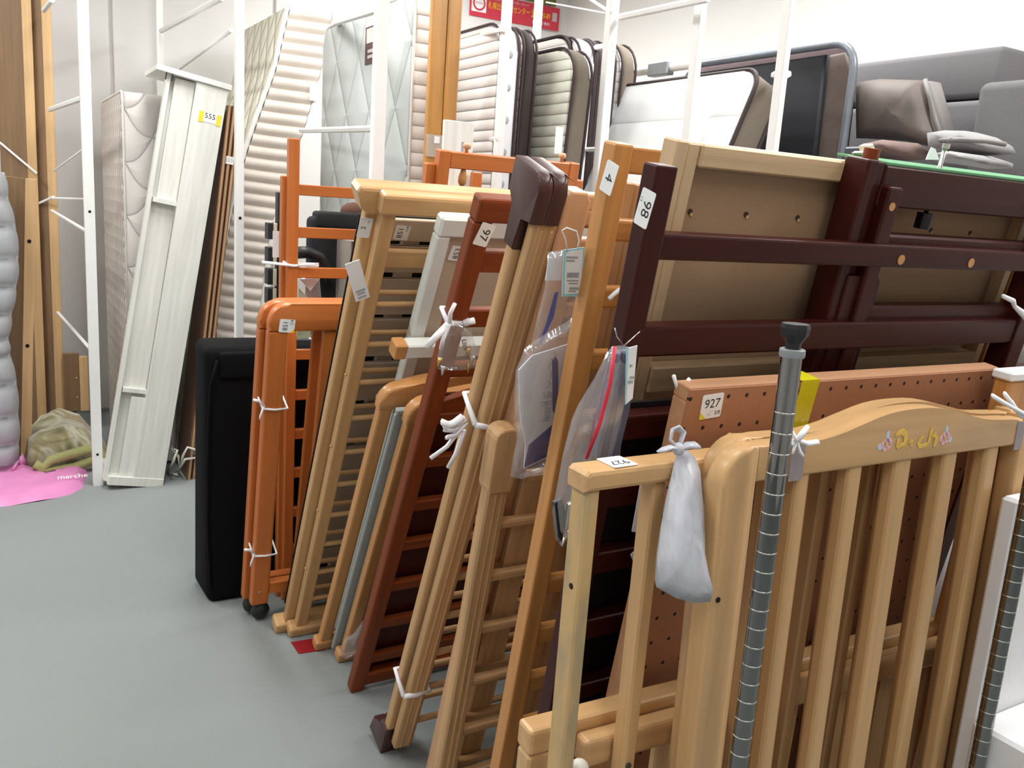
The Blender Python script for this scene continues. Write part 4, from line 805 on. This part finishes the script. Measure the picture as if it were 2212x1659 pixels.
# wrapped mattress on end (grey brown cover, scalloped quilting)
def mattress(name, label, x0, x1, y0, y1, z0, z1, face, side, pip=None, rad=.06, group='mattresses stored on end', lean=0, leany=0):
    """slab: thickness along x (face towards -x), width along y (near side towards -y)"""
    e = empty(name, (x0, y0, z0), label, 'mattress', group); e.rotation_euler = (math.radians(leany), math.radians(lean), 0)
    t = x1-x0; wv = y1-y0; h = z1-z0
    out = [(0,0),(wv,0)]+arc(wv-rad, h-rad, rad, 0, 90)+arc(rad, h-rad, rad, 90, 180)
    o = obj('core', prism(out, 0, t, 'x', .02, 3), side, e, True, True)
    ins = .012; out2 = [(ins,0),(wv-ins,0)]+arc(wv-rad, h-rad, rad-ins, 0, 90)+arc(rad, h-rad, rad-ins, 90, 180)
    obj('quilted_face', prism(out2, -.012, .004, 'x', .008, 2), face, e, True, True)
    if pip:
        for xx in (-.004, t): obj('piping', tube_bm([(xx, a, b) for a, b in [(.0,0)]+arc(rad, h-rad, rad, 180, 90)+arc(wv-rad, h-rad, rad, 90, 0)+[(wv,0)]], .0055, 6), pip, e, True)
    return e
DIA1 = quilt('quilt_small_diamond', (206,196,187), 'diamond', 42, 26, 'yz', .012); SHELL = quilt('quilt_shell', (214,208,204), 'shell', 13, 13, 'xz', .012)
a = aY(266, 195, 4.5); b = aY(368, 205, 4.5)
e = mattress('wrapped_mattress', 'plastic wrapped mattress with scalloped quilting standing left of white shelf unit', a.x, b.x, 4.5, 5.35, .02, a.z, DIA1, SHELL, plain('pale_piping', (226,220,214), .6), .05)
obj('label_tag', bbox(.175,.205,-.006,-.002,1.25,1.36,0), PAPER, e)
# white shelf unit, leaning
WH = wood('white_laminate', (226,225,218), 'z', .95, .5, 50, 0)
b = fl(352, 1048); t = aY(494, 190, b.y); e = empty('shelf_unit', b, 'narrow white wood grain shelf unit leaning beside wrapped mattress, labelled 555', 'shelf unit')
d = t-b; L = d.length-.01; e.rotation_euler = (0, math.atan2(d.x, d.z), 0); wv = .135; dp_ = .30
obj('side_panel', bbox(-wv,0,0,.018,0,L,.001), WH, e); obj('side_panel', bbox(-wv,0,dp_,dp_+.018,0,L,.001), WH, e)
obj('back_panel', bbox(-.02,0,.018,dp_,0,L,.001), WH, e)
obj('top_board', bbox(-wv-.17,.012,-.012,dp_+.03,L,L+.024,.002), WH, e); obj('bottom_board', bbox(-wv-.105,0,-.004,dp_+.018,-.012,.03,.002), WH, e)
for f in (.23,.70): obj('shelf', bbox(-wv-.10,-wv,.012,.056,L*f,L*f+.02,.001), WH, e)
obj('door', bbox(-wv-.085,-wv,.03,.045,L*.71,L-.005,.001), WH, e); obj('door', bbox(-wv-.06,-wv,.014,.03,.03,L*.22,.001), WH, e); obj('inner_panel', bbox(-wv-.11,-wv+.002,.055,.07,.0,L,.001), WH, e); obj('left_edge', bbox(-wv-.12,-wv-.104,.02,.072,0,L,.001), WH, e)
for dx in (-.02,-.045): obj('hinge_screw', bbox(-wv-.085+dx,-wv-.08+dx,-.01,.0,L-.03,L,.001), INK, e)
tp = [(-.075,-.004),(-.028,-.004)]
lab = obj('paper_label', bbox(-.085,-.03,-.0015,-.0003,L-.16,L-.115,0), PAPER, e); lab['label'] = 'white paper label printed 555 with yellow tape ends'
for x0 in (-.105,-.03): obj('yellow_tape', bbox(x0,x0+.02,-.002,-.0012,L-.165,L-.118,0), plain('yellow_tape', (235,215,60), .5), lab)
bm = text_bm('555', .032); bmesh.ops.translate(bm, vec=(-.058,-.002,L-.133), verts=bm.verts); obj('printed_number', bm, INK, lab)
# brown panels bundle
b = aY(418, 1022, 4.22); t = aY(507, 212, 4.22); BRB = wood('brown_board', (128,88,66), 'z', .8, .4)
for k in range(3):
    e = empty('brown_board', b+Vector((.024*k-.03, .012*k, 0)), 'thin brown board leaning behind white shelf unit, %s of three' % ('leftmost','middle','rightmost')[k], 'board', 'brown boards behind the shelf unit'); d = t-b; e.location.z = 0
    e.rotation_euler = (0, math.atan2(d.x, d.z), 0); obj('panel', bbox(0,.017,0,.30,0,d.length,.001), BRB, e); obj('pale_edge', bbox(.004,.013,-.0015,0,0,d.length,0), wood('pale_board_edge', (190,152,112), 'z', .85, .5), e)
    if k == 1:
        lb = obj('paper_label', bbox(-.012,.03,-.004,-.002,d.length-.26,d.length-.225,0), PAPER, e); bm = text_bm('555', .026); bmesh.ops.translate(bm, vec=(.009,-.0045,d.length-.242), verts=bm.verts); obj('printed_number', bm, GINK, lb)
        obj('clear_tape', bbox(-.025,.045,-.003,-.0015,.12,.24,0), TAPE, e)
# white cord
e = empty('power_cord', fl(395,1020), 'loose white power cord on carpet beside white shelf unit', 'cord'); c0 = e.location.copy()
pts = [fl(362,1020), aY(375,995,4.2), aY(383,972,4.2), aY(372,968,4.2), aY(385,985,4.2), fl(388,1015,.02), aY(395,985,4.2), aY(405,966,4.2), aY(425,972,4.2), aY(428,988,4.2), aY(400,992,4.2), fl(385,1018,.01), fl(372,1024,.01), fl(385,1026,.01)]
obj('cable', tube_bm([v-c0 for v in pts], .006, 6), plain('cream_cable', (228,224,210), .5), e, True)
# cream ribbed mattress, bent and leaning
Y2 = 4.58; Lp = [(10,622),(80,606),(150,591),(235,560),(320,530),(400,508),(480,492),(560,478),(640,468),(735,461)]; Rp = [(20,724),(80,712),(150,698),(235,674),(320,648),(400,618),(480,592),(560,578),(640,568),(735,559)]
def lerpt(T, y):
    for (a, xa), (b, xb) in zip(T, T[1:]):
        if a <= y <= b: return xa+(xb-xa)*(y-a)/(b-a)
    return T[-1][1] if y > T[-1][0] else T[0][1]
c0 = Vector((.9, Y2, 0)); e = empty('ribbed_mattress', c0, 'tall cream mattress with ribbed side, bent and leaning behind white rack post', 'mattress', 'mattresses stored on end')
CREAM = plain('cream_cloth', (226,216,206), .85, noise=.03, scale=40)
FACE = quilt('cream_diamond_face', (222,218,200), 'diamond', 22, 13, 'yz', .02)
nr = 29; ysr = [14+(735-14)*i/nr for i in range(nr+1)]
zl = lambda y: (aY(lerpt(Lp, y), y, Y2)-c0, aY(lerpt(Rp, y+14), y+14, Y2)-c0)
edge = [zl(y) for y in ysr]; lo = edge[-1]
for k in range(1, 10): edge.append((Vector((lo[0].x-.022*k, 0, lo[0].z*(1-k/9))), Vector((lo[1].x-.022*k, 0, max(0, lo[1].z*(1-k/9))))))
for i in range(len(edge)-1):
    (l0, r0), (l1, r1) = edge[i], edge[i+1]; bm = bmesh.new(); g = []
    for k in range(5):
        f = k/4; bul = math.sin(math.pi*f)**.6*.022; a = l0.lerp(l1, f); b = r0.lerp(r1, f)
        g.append([bm.verts.new(a.lerp(b, h)+Vector((0, -bul*(1-abs(2*h-1)**4*.6), 0))) for h in (.05,.2,.5,.8,.95)])
    for a, b in zip(g, g[1:]):
        for k in range(4): bm.faces.new((a[k], a[k+1], b[k+1], b[k]))
    obj('side_rib', bm, CREAM, e, True)
for s in (0, 1): obj('piping', tube_bm([q[s]+Vector((0,-.004,0)) for q in edge], .012, 6), plain('white_piping', (240,238,232), .6), e, True)
bm = bmesh.new(); g = []
for (l, r) in edge: g.append([bm.verts.new(v) for v in (l, l+Vector((0,.9,0)), r+Vector((0,.9,0)), r)])
for a, b in zip(g, g[1:]):
    for k in range(3): bm.faces.new((a[k], a[k+1], b[k+1], b[k]))
bm.faces.new(g[0]); bm.faces.new(g[-1][::-1]); bm2 = bm; obj('mattress_body', bm2, FACE, e, True, True)
tg = aY(677, 198, Y2-.02)-c0; obj('label_tag', bbox(tg.x-.022, tg.x+.022, -.03, -.028, tg.z-.045, tg.z+.04, 0), PAPER, e)
# grey diamond mattress
DIA2 = quilt('quilt_big_diamond', (182,186,184), 'diamond', 11, 6.5, 'yz', .014, .5, .9); GRS = quilt('grey_side', (222,216,210), 'rows', 1, 62, 'xz', .008)
a = aY(892, 200, 3.25); b = aY(940, 200, 3.25)
e = mattress('grey_satin_mattress', 'grey satin mattress with large diamond quilting behind wide rack post', a.x, b.x, 3.25, 4.32, .05, 2.16, DIA2, GRS, plain('pale_piping', (226,220,214), .6), .08)
lbm = plain('brown_print', (92,62,64), .6)
pp = [aX(x, y, a.x-.013) for x, y in ((790,58),(817,52),(812,135),(789,138))]
z_ = lambda y: aX(803, y, a.x-.013).z; y_ = lambda x: aX(x, 95, a.x-.013).y
lb = obj('care_label', prism([(y_(817)-3.25, z_(137)-.05),(y_(790)-3.25, z_(137)-.05),(y_(790)-3.25, z_(56)-.05),(y_(817)-3.25, z_(56)-.05)], -.015, -.0125, 'x'), lbm, e)
obj('label_window', prism([(y_(816)-3.25, z_(92)-.05),(y_(793)-3.25, z_(92)-.05),(y_(793)-3.25, z_(60)-.05),(y_(816)-3.25, z_(60)-.05)], -.0165, -.015, 'x'), plain('label_grey', (196,190,184), .6), lb)
for yy in (108,120): obj('label_line', prism([(y_(814)-3.25, z_(yy+5)-.05),(y_(796)-3.25, z_(yy+5)-.05),(y_(796)-3.25, z_(yy-2)-.05),(y_(814)-3.25, z_(yy-2)-.05)], -.0165, -.015, 'x'), plain('label_grey', (196,190,184), .6), lb)
# varnished timber column
b = aY(948, 500, 3.05); t = aY(975, -20, 3.05); e = empty('timber_column', (b.x-.02, 3.05, 0), 'tall varnished timber boards with clear tape and tags, beside standing mattresses', 'timber')
d = t-b; e.rotation_euler = (0, math.atan2(d.x, d.z), 0); Lc = 2.5; sh = b.z
obj('board', bbox(-.055,.005,0,.03,0,Lc,.004), W('column'), e); obj('board', bbox(.006,.06,-.006,.026,0,Lc,.006), W('column'), e)
obj('clear_tape', bbox(-.06,.064,-.009,-.007,1.55,1.63,0), film('clear_tape2', (222,206,190), .5, .2), e); obj('clear_tape', bbox(-.05,.064,-.009,-.007,1.40,1.47,0), film('clear_tape2', (222,206,190), .5, .2), e)
obj('paper_tag', bbox(-.03,-.008,-.011,-.009,1.60,1.625,0), PAPER, e); obj('paper_tag', bbox(-.038,-.02,-.011,-.009,1.47,1.50,0), PAPER, e)
# standing mattresses with dark piping
BRN = plain('dark_brown_band', (52,40,40), .8, noise=.08); TAU = plain('taupe_cloth', (112,102,90), .9, noise=.08, scale=200); PIP = plain('brown_piping', (56,42,42), .7)
ROW1 = quilt('white_rows', (226,220,216), 'rows', 1, 80, 'yz', .008); ROW2 = quilt('cream_rows', (226,226,212), 'rows', 1, 80, 'yz', .008)
WS, t_, b_ = newmat('white_vented_side'); b_.inputs['Base Color'].default_value = lin((232,232,238)); b_.inputs['Roughness'].default_value = .8
Yn = 2.92
def stand(pxl_, pxr, ytop, name, label, face, side, pip=PIP, rad=.1, dz=0, Y=Yn, wv=.92, lean=0):
    a, b = aY(pxl_, ytop, Y), aY(pxr, ytop, Y); return mattress(name, label, a.x, b.x, Y, Y+wv, .05, a.z+dz, face, side, pip, rad, lean=lean)
m1 = stand(1081, 1118, 42, 'standing_mattress', 'white mattress with dark piping and vented side, beside the timber column', ROW1, WS, lean=.5)
for k in range(7): obj('air_vent', ball_bm((.032, -.003, 1.88-k*.115), .012, (1,.3,1.2), 10, 6), plain('vent_grey', (176,178,184), .6), m1, True)
stand(1121, 1147, 50, 'standing_mattress', 'dark brown sided mattress wedged between white and taupe mattresses', ROW1, BRN, lean=1)
stand(1200, 1238, 85, 'standing_mattress', 'cream mattress with taupe side leaning left of corner post', ROW2, TAU, rad=.12, Y=2.80, lean=3)
stand(1240, 1245, 70, 'thin_mattress', 'thin mattress with dark piping behind the taupe one', ROW1, PIP, rad=.1, Y=2.96)
m2 = stand(1248, 1279, 72, 'standing_mattress', 'white vented mattress just left of the corner post', ROW1, WS, lean=.8)
for k in range(7): obj('air_vent', ball_bm((.026, -.003, 1.80-k*.115), .012, (1,.3,1.2), 10, 6), plain('vent_grey', (176,178,184), .6), m2, True)
stand(1281, 1302, 76, 'standing_mattress', 'dark brown sided mattress behind the corner post', ROW1, BRN, lean=1)
stand(1304, 1320, 82, 'standing_mattress', 'thin white mattress behind the corner post', ROW1, WS, lean=1)
stand(1330, 1358, 80, 'standing_mattress', 'taupe mattress with rounded top right of the corner post', ROW1, TAU, rad=.12, lean=1.5)
tq = aY(1204, 305, 2.78); tag(obj('paper_tag', bbox(tq.x-.016, tq.x+.016, 2.77, 2.772, tq.z-.045, tq.z+.05, 0), PAPER), 'white paper tag hanging on the side of the taupe leaning mattress', 'tag')
# white board behind the orange bed frame
q0, q1 = aY(962, 258, 2.83), aY(1018, 390, 2.83)
e = empty('white_board', (q0.x, 2.83, 0), 'white board with small print standing behind the pegged orange frame', 'board'); obj('panel', bbox(0, q1.x-q0.x, 0, .02, 0, q0.z, .002), WH, e); z_ = aY(1005,320,2.83).z; obj('small_label', bbox(.067,.077,-.001,0,z_-.03,z_+.02,0), GINK, e)
# red banner on the far wall
Bn = FW_Y-.03; a = aY(1019, -60, Bn); c = aY(1019, 62, Bn); b = aY(1206, 68, Bn)
xl, xr = a.x, b.x; zb = b.z; zt = aY(1206, 30, Bn).z
e = empty('shop_banner', (xl, Bn, zb), 'red shop banner with yellow Japanese lettering on far wall', 'sign'); wB = xr-xl; hB = .155
RED = plain('banner_red', (206,54,74), .5, noise=.02); YLW = plain('banner_yellow', (250,205,40), .5, noise=.02)
obj('sheet', bbox(0, wB, 0, .006, 0, hB, 0), RED, e); o = obj('emblem_panel', bbox(.012, .125, -.003, 0, .03, hB-.012, 0), PAPER, e)
bm = lathe_bm([(.036,0),(.048,0),(.048,.002),(.036,.002)], 28); bmesh.ops.rotate(bm, cent=(0,0,0), matrix=Matrix.Rotation(math.radians(90),3,'X'), verts=bm.verts); bmesh.ops.translate(bm, vec=(.068,-.004,.086), verts=bm.verts); obj('ring_emblem', bm, RED, o)
obj('emblem_centre', ball_bm((.068,-.0062,.086), .037, (1,.03,1)), PAPER, o)
bm = text_bm('WORLD', .018); bmesh.ops.translate(bm, vec=(.068,-.0082,.086), verts=bm.verts); obj('emblem_text', bm, RED, o)
def line(t, sz, x, z, m, nm):
    bm = text_bm(t, sz); xs_ = [v.co.x for v in bm.verts]; k_ = min(1, (wB-.08-x)/(max(xs_)-min(xs_))); bmesh.ops.scale(bm, vec=(k_,1,1), verts=bm.verts); bmesh.ops.translate(bm, vec=(x-min(xs_)*k_, -.003, z), verts=bm.verts); obj(nm, bm, m, e)
line('札幌出張買取センター ☎ 0120-89', .052, .14, .085, YLW, 'yellow_lettering')
line('出張買取のご予約・お問い合わせ', .022, .14, .132, plain('banner_pink', (240,180,184), .5), 'small_lettering')
line('お見積り無料', .026, .50, .032, PAPER, 'white_lettering')
obj('grey_panel', bbox(wB-.06, wB-.02, -.002, 0, .06, .12, .001), plain('label_grey2', (190,180,184), .6), e)
q = aY(1160, 25, Bn); e2 = empty('green_poster', (aY(1122,0,Bn).x, Bn, zb+hB+.01), 'dark green poster strip above the red banner', 'poster'); obj('sheet', bbox(0, wB*.42, 0, .005, 0, .16, 0), plain('olive_green_print', (110,112,48), .6, noise=.25, scale=9), e2); obj('border', bbox(0, wB*.42, -.002, 0, .15, .16, 0), PAPER, e2)
# ---- white deck carrying mattress cover, folding bed and sofa
e = empty('storage_deck', (2.12, 1.35, 0), 'white storage deck carrying the grey sofa and folded bed', 'rack'); DK = 1.18
obj('deck_board', bbox(0,1.14,0,1.95,DK-.04,DK,.004), WHITE, e)
for x_ in (.02,1.07):
    for y_0 in (.02,1.86): obj('leg', bbox(x_,x_+.05,y_0,y_0+.05,0,DK-.04,.002), WHITE, e)
# white covered mattress lying on its long side
Xm = 2.22; nb = aX(1572, 330, Xm); 
_t, _b = aY(1650,148,2.2), aY(1580,318,2.2); _an = math.atan2(_t.x-_b.x, _t.z-_b.z)
e = empty('covered_mattress', (_b.x-(_b.z-DK)*math.tan(_an), 2.2, DK), 'white mattress with taupe side lying on its long edge, leaning right', 'mattress', 'mattresses stored on end')
hM = (_t.z-DK)/math.cos(_an); e.rotation_euler = (0, _an, 0)
out = [(0,0),(1.0,0),(1.0,hM)]+arc(.07, hM-.07, .07, 90, 180)
WCV = quilt('white_cover', (234,236,236), 'rows', 1, 16, 'yz', .004)
obj('core', prism(out, 0, .11, 'x', .02, 3), TAU, e, True, True); obj('cover_face', prism([(a+.006, b-.006 if b > .1 else b) for a, b in out], -.01, .004, 'x', .006, 2), WCV, e, True, True)
for xx in (-.004,.11): obj('piping', tube_bm([(xx,a,b) for a, b in [(0,0)]+arc(.07,hM-.07,.07,180,90)+[(1.0,hM)]], .008, 6), PIP, e, True)
obj('side_tag', bbox(.05,.085,-.012,-.009,.36,.48,0), PAPER, e)
q = [aX(x,y,2.3) for x,y in ((1365,157),(1505,137))]; e = empty('cover_rail', q[0], 'white rail with clamp above the white mattress cover', 'rail'); obj('rail', tube_bm([(0,0,0), q[1]-q[0]], .018, 8), WHITE, e, True); m_ = (q[1]-q[0])*.5; obj('clamp', bbox(m_.x-.03,m_.x+.01,m_.y-.06,m_.y+.06,m_.z-.03,m_.z+.02,.004), plain('grey_plastic', (150,155,158), .4), e)
# folding bed: grey tube frame with dark fabric
Xf = 2.52; TUBE = plain('grey_tube', (120,126,134), .35, metal=.3); NVY = plain('navy_black_fabric', (24,25,32), .7, noise=.12, scale=9, bump=.4)
n0 = aX(1852, 88, Xf); f0 = aX(1505, 118, Xf); nb = aX(1838, 342, Xf); c0 = Vector((Xf, n0.y, DK))
e = empty('folding_bed', c0, 'folded guest bed with grey tube frame and dark fabric beside the sofa', 'folding bed'); zt = n0.z-DK; yw = f0.y-n0.y; R_ = .09
lp = [(0,-.02,0.02),(0,0,zt*.5)]+[(0,b,c) for b, c in arc(R_, zt-R_, R_, 180, 90, 6)]+[(0,yw,zt),(0,yw+.1,zt-.1),(0,yw+.1,.02)]
obj('tube_frame', tube_bm(lp, .014, 10), TUBE, e, True)
obj('dark_fabric', rough_up(prism([(.10,.03),(yw+.06,.03),(yw+.06,zt-.03),(.13,zt-.03)], .0, .07, 'x', .01), .006, 7), NVY, e, True)
obj('mesh_cover', rough_up(prism([(.015,.03),(.14,.03),(.14,zt-.03),(.06,zt-.03),(.02,zt-.1)], .02, .06, 'x', .01), .008, 9), plain('brown_mesh', (106,94,88), .9, noise=.1), e, True)
obj('folded_mattress', rough_up(bbox(.05,.10,.10,yw+.05,.03,zt+.02,.015,3), .012, 6, 3), plain('mauve_brown_cloth', (110,92,94), .9, noise=.08), e, True)
obj('cross_wire', tube_bm([(-.012,.05,zt*.50),(-.012,yw,zt*.47)], .003, 6), TUBE, e, True)
obj('corner_hinge', bbox(-.03,.04,-.14,-.03,.30,.48,.006), plain('slate_plastic', (86,90,98), .45), e); obj('hinge_bolt', ball_bm((-.031,-.075,.42), .011, (.4,1,1), 10, 6), STEEL, e)
# grey sofa
SOF = plain('grey_upholstery', (106,104,106), .95, noise=.07, scale=300, bump=.25, spec=.1); Xs = 2.85
n0 = aX(2172, 96, Xs); e = empty('sofa', (Xs, n0.y, DK), 'dark grey upholstered sofa raised on the white deck against right wall', 'sofa'); zt = n0.z-DK; zmid = aX(2100,215,Xs).z-DK; yl = 1.05
obj('upper_back', bbox(0,.2,0,yl,zmid+.004,zt,.02,3), SOF, e, True); obj('lower_back', bbox(-.02,.2,.0,yl,.30,zmid-.004,.02,3), SOF, e, True); obj('seat', bbox(-.55,.1,.02,yl,.06,.38,.03,3), SOF, e, True)
ar = aX(2170, 172, Xs-.16); obj('armrest', bbox(-.16,.08,-.30,-.03,0,ar.z-DK,.03,4), SOF, e, True); obj('back_corner', bbox(.16,.3,-.02,.1,.2,zt-.005,.03,3), SOF, e, True)
sz = DK
# loose cushions
def cushion(name, label, ol, X, th, mat, amp=.01):
    pts = [aX(x, y, X) for x, y in ol]; c = sum(pts, Vector())/len(pts); e = empty(name, c, label, 'cushion'); bm = puff_bm([v-c for v in pts], (0,0,0), (th,0,0), .06); obj('cover', rough_up(bm, amp, 8), mat, e, True)
    return e, c
G1 = plain('grey_cushion', (120,116,114), .6, noise=.08, scale=12); G2 = plain('light_grey_cushion', (142,140,140), .8, noise=.06, scale=14); B1 = plain('brown_cushion', (112,92,86), .85, noise=.06)
e, c = cushion('back_cushion', 'dark grey back cushion with piped edge leaning beside folding bed', [(1848,176),(1900,170),(1980,172),(1998,172),(2010,230),(2030,290),(2038,312),(2012,318),(1960,305),(1880,300),(1848,300)], 2.62, .07, plain('brown_grey_cushion', (96,86,82), .7, noise=.06))
obj('piping', tube_bm([aX(x,y,2.56)-c for x,y in ((1998,172),(2010,215),(2022,262),(2038,312))], .008, 6), G1, e, True)
obj('gusset', prism([((aX(x,y,2.57)-c).y, (aX(x,y,2.57)-c).z) for x, y in ((1980,172),(1998,172),(2038,312),(2014,322),(1998,262))], -.02, .04, 'x', .01), G1, e, True)
cushion('seat_cushion', 'flat brown cushion under the dark grey back cushion', [(1880,312),(1930,305),(1980,308),(2008,330),(2000,342),(1930,342),(1882,340)], 2.48, .09, B1)
e, c = cushion('grey_pillow', 'puffy light grey pillow with white tag on sofa seat', [(2012,288),(2060,284),(2110,286),(2150,296),(2178,310),(2185,330),(2150,335),(2080,335),(2020,330)], 2.50, .10, G2); obj('white_tag', bbox(-.13,-.11,-.27,-.255,-.01,.01,.002), PAPER, e)
obj('piping', tube_bm([aX(x,y,2.40)-c for x,y in ((2030,303),(2080,302),(2130,305),(2172,312))], .007, 6), G1, e, True)
cushion('grey_pillow', 'flat light grey pillow lying under the puffy one', [(2020,335),(2080,332),(2140,338),(2178,348),(2175,360),(2100,358),(2030,350)], 2.42, .10, G2)
# small white blocks on ash rail end
for k, (pp_, lb_) in enumerate((([(1866,315),(1876,310),(1884,332),(1872,336)], 'small beige foam block on top of the pale ash headboard, upper one'), ([(1850,330),(1857,326),(1872,338),(1864,345)], 'small white foam block on top of the pale ash headboard, lower one'))):
    pts = [aY(x, y, 1.03) for x, y in pp_]; c = sum(pts, Vector())/4; o = obj('foam_chip', prism([((v-c).x, (v-c).z) for v in pts], -.01, .012, 'y', .002), plain('foam', (236,222,206), .8)); o.location = c; tag(o, lb_, 'foam block', 'foam blocks on the headboard')
pts = [aY(x,y,1.05) for x,y in ((2012,318),(2020,322),(2028,345),(2000,345),(2005,332))]; c = sum(pts, Vector())/5; o = obj('paper_tag', prism([((v-c).x,(v-c).z) for v in pts], -.001, .001, 'y'), PAPER); o.location = c; tag(o, 'small white paper tag beside the bolt on green felt rail', 'tag')
# ---- things between back mattresses and the frames: slatted bed base, dark chair
e = empty('slatted_bed_base', (0,0,0), 'black slatted bed base with pale slat ends behind the tall orange ladder', 'bed base'); Yb = 3.3
a = aY(600, 480, Yb); e.location = (a.x, Yb, 0); zt = aY(605, 415, Yb).z; xr = aY(625, 500, Yb).x-a.x; MB = plain('black_frame', (28,28,34), .5)
obj('side_bar', bbox(.0, xr, 0, .04, 0, zt, .004), MB, e)
for y in (500, 552, 598, 640):
    zz = aY(600, y, Yb).z; obj('slat', bbox(-.035,-.002,.0,.05,zz-.03,zz+.03,.002), MB, e); obj('slat_end', bbox(-.016,-.002,-.004,.01,zz-.035,zz+.03,.002), plain('pale_slat', (206,196,172), .6), e)
Yc = 3.15; a = aY(680, 640, Yc); zt = aY(690, 468, Yc).z; b = aY(775, 640, Yc)
e = empty('office_chair', (a.x, Yc, 0), 'black folded office chair with curved armrest behind the tall orange ladder', 'chair'); CB = plain('black_mesh_cloth', (20,21,23), .85, noise=.1, scale=80); wv = b.x-a.x
obj('backrest', bbox(-.02, wv+.06, 0, .07, .45, zt, .02, 3), CB, e, True); obj('head_cover', bbox(.0, wv+.08, -.015, .06, zt-.04, zt+.02, .012, 2), CB, e, True); obj('seat', bbox(-.02, wv+.06, -.05, .4, .38, .46, .02, 3), CB, e, True)
obj('armrest', tube_bm([aY(x, y, Yc-.03)-e.location for x, y in ((640,546),(665,545),(690,555),(706,580),(712,610))], .022, 8), BLACK, e, True); obj('base', bbox(wv/2-.03, wv/2+.03, .1, .16, 0, .38, .01), BLACK, e)
bm = rough_up(ball_bm((0,0,0), .06, (1.2,.6,.7)), .01, 9); o = obj('felt_bundle', bm, plain('brown_felt', (92,62,48), .9), None, True); q = aY(775, 462, 3.2); o.location = q; tag(o, 'rounded brown felt bundle on top of the black office chair', 'bundle')
e = empty('cardboard_box', aY(772, 650, 3.0), 'narrow grey cardboard box edge beside black office chair', 'box'); e.location.z = 0; z_ = aY(770,520,3.0).z; obj('carton', bbox(-.03,.05,0,.2,0,z_,.002), plain('grey_card', (150,140,132), .8), e); obj('carton_flap', bbox(-.03,.05,-.05,0,z_-.004,z_,.001), plain('grey_card', (150,140,132), .8), e)
D = Pan('parts_bag', 'clear bag with green printed card hanging behind orange cot panels', 'bag', .86, 2.86, 0, 0)
obj('bag_film', puff_bm([D.P(x,y) for x,y in ((640,600),(690,600),(695,650),(690,735),(640,735))], D.P(665,670), (0,.01,0), .1), film('clear_film3'), D.root, True); obj('folded_card', prism([(v.x,v.z) for v in [D.P(x,y) for x,y in ((645,602),(690,600),(668,628))]], -.012, -.01, 'y'), plain('leaflet_paper', (232,232,238), .5), D.root)
obj('green_card', prism([(v.x,v.z) for v in [D.P(x,y) for x,y in ((644,622),(662,640),(670,728),(640,732))]], -.008, -.006, 'y'), plain('green_print', (176,204,178), .5), D.root)
# ---- right edge: tan headboard with white cap, white foam
p = Pan('bed_headboard', 'orange tan headboard with white top cap at right picture edge', 'headboard', 1.5, .93, 4, 0, GIN)
x0 = p.x(2170, 870); zt = p.z(2185, 824); p.box('panel', x0, x0+.5, 0, zt, 0, .03, W('honey'), .004); p.box('white_cap', x0-.004, x0+.5, zt, zt+.016, -.005, .034, PAPER, .003)
e = empty('foam_packing', (1.72, 1.05, 0), 'white foam packing blocks standing behind the wavy cot panels', 'foam packing'); FO = plain('white_foam', (244,244,246), .7, noise=.02)
obj('foam_block', bbox(.03,.5,.12,.3,0,.80,.01), FO, e); obj('foam_block', bbox(.0,.3,.02,.12,.0,.42,.01), FO, e)
e = empty('foam_board', (1.405, .733, 0), 'white foam board leaning right of the second chrome post', 'foam board'); obj('board', bbox(.0,.5,.0,.032,0,.985,.006), FO, e); obj('foot_block', bbox(-.022,.5,-.1,-.002,0,.60,.006), FO, e)
e = empty('grey_carton', (1.50, 1.40, 0), 'dark grey box behind the pegboard at right', 'box'); obj('carton', bbox(0,.55,0,.3,0,.68,.004), plain('dark_grey', (62,64,68), .7), e); obj('carton_lid', bbox(-.004,.554,-.004,.304,.62,.685,.004), plain('dark_grey', (62,64,68), .7), e)
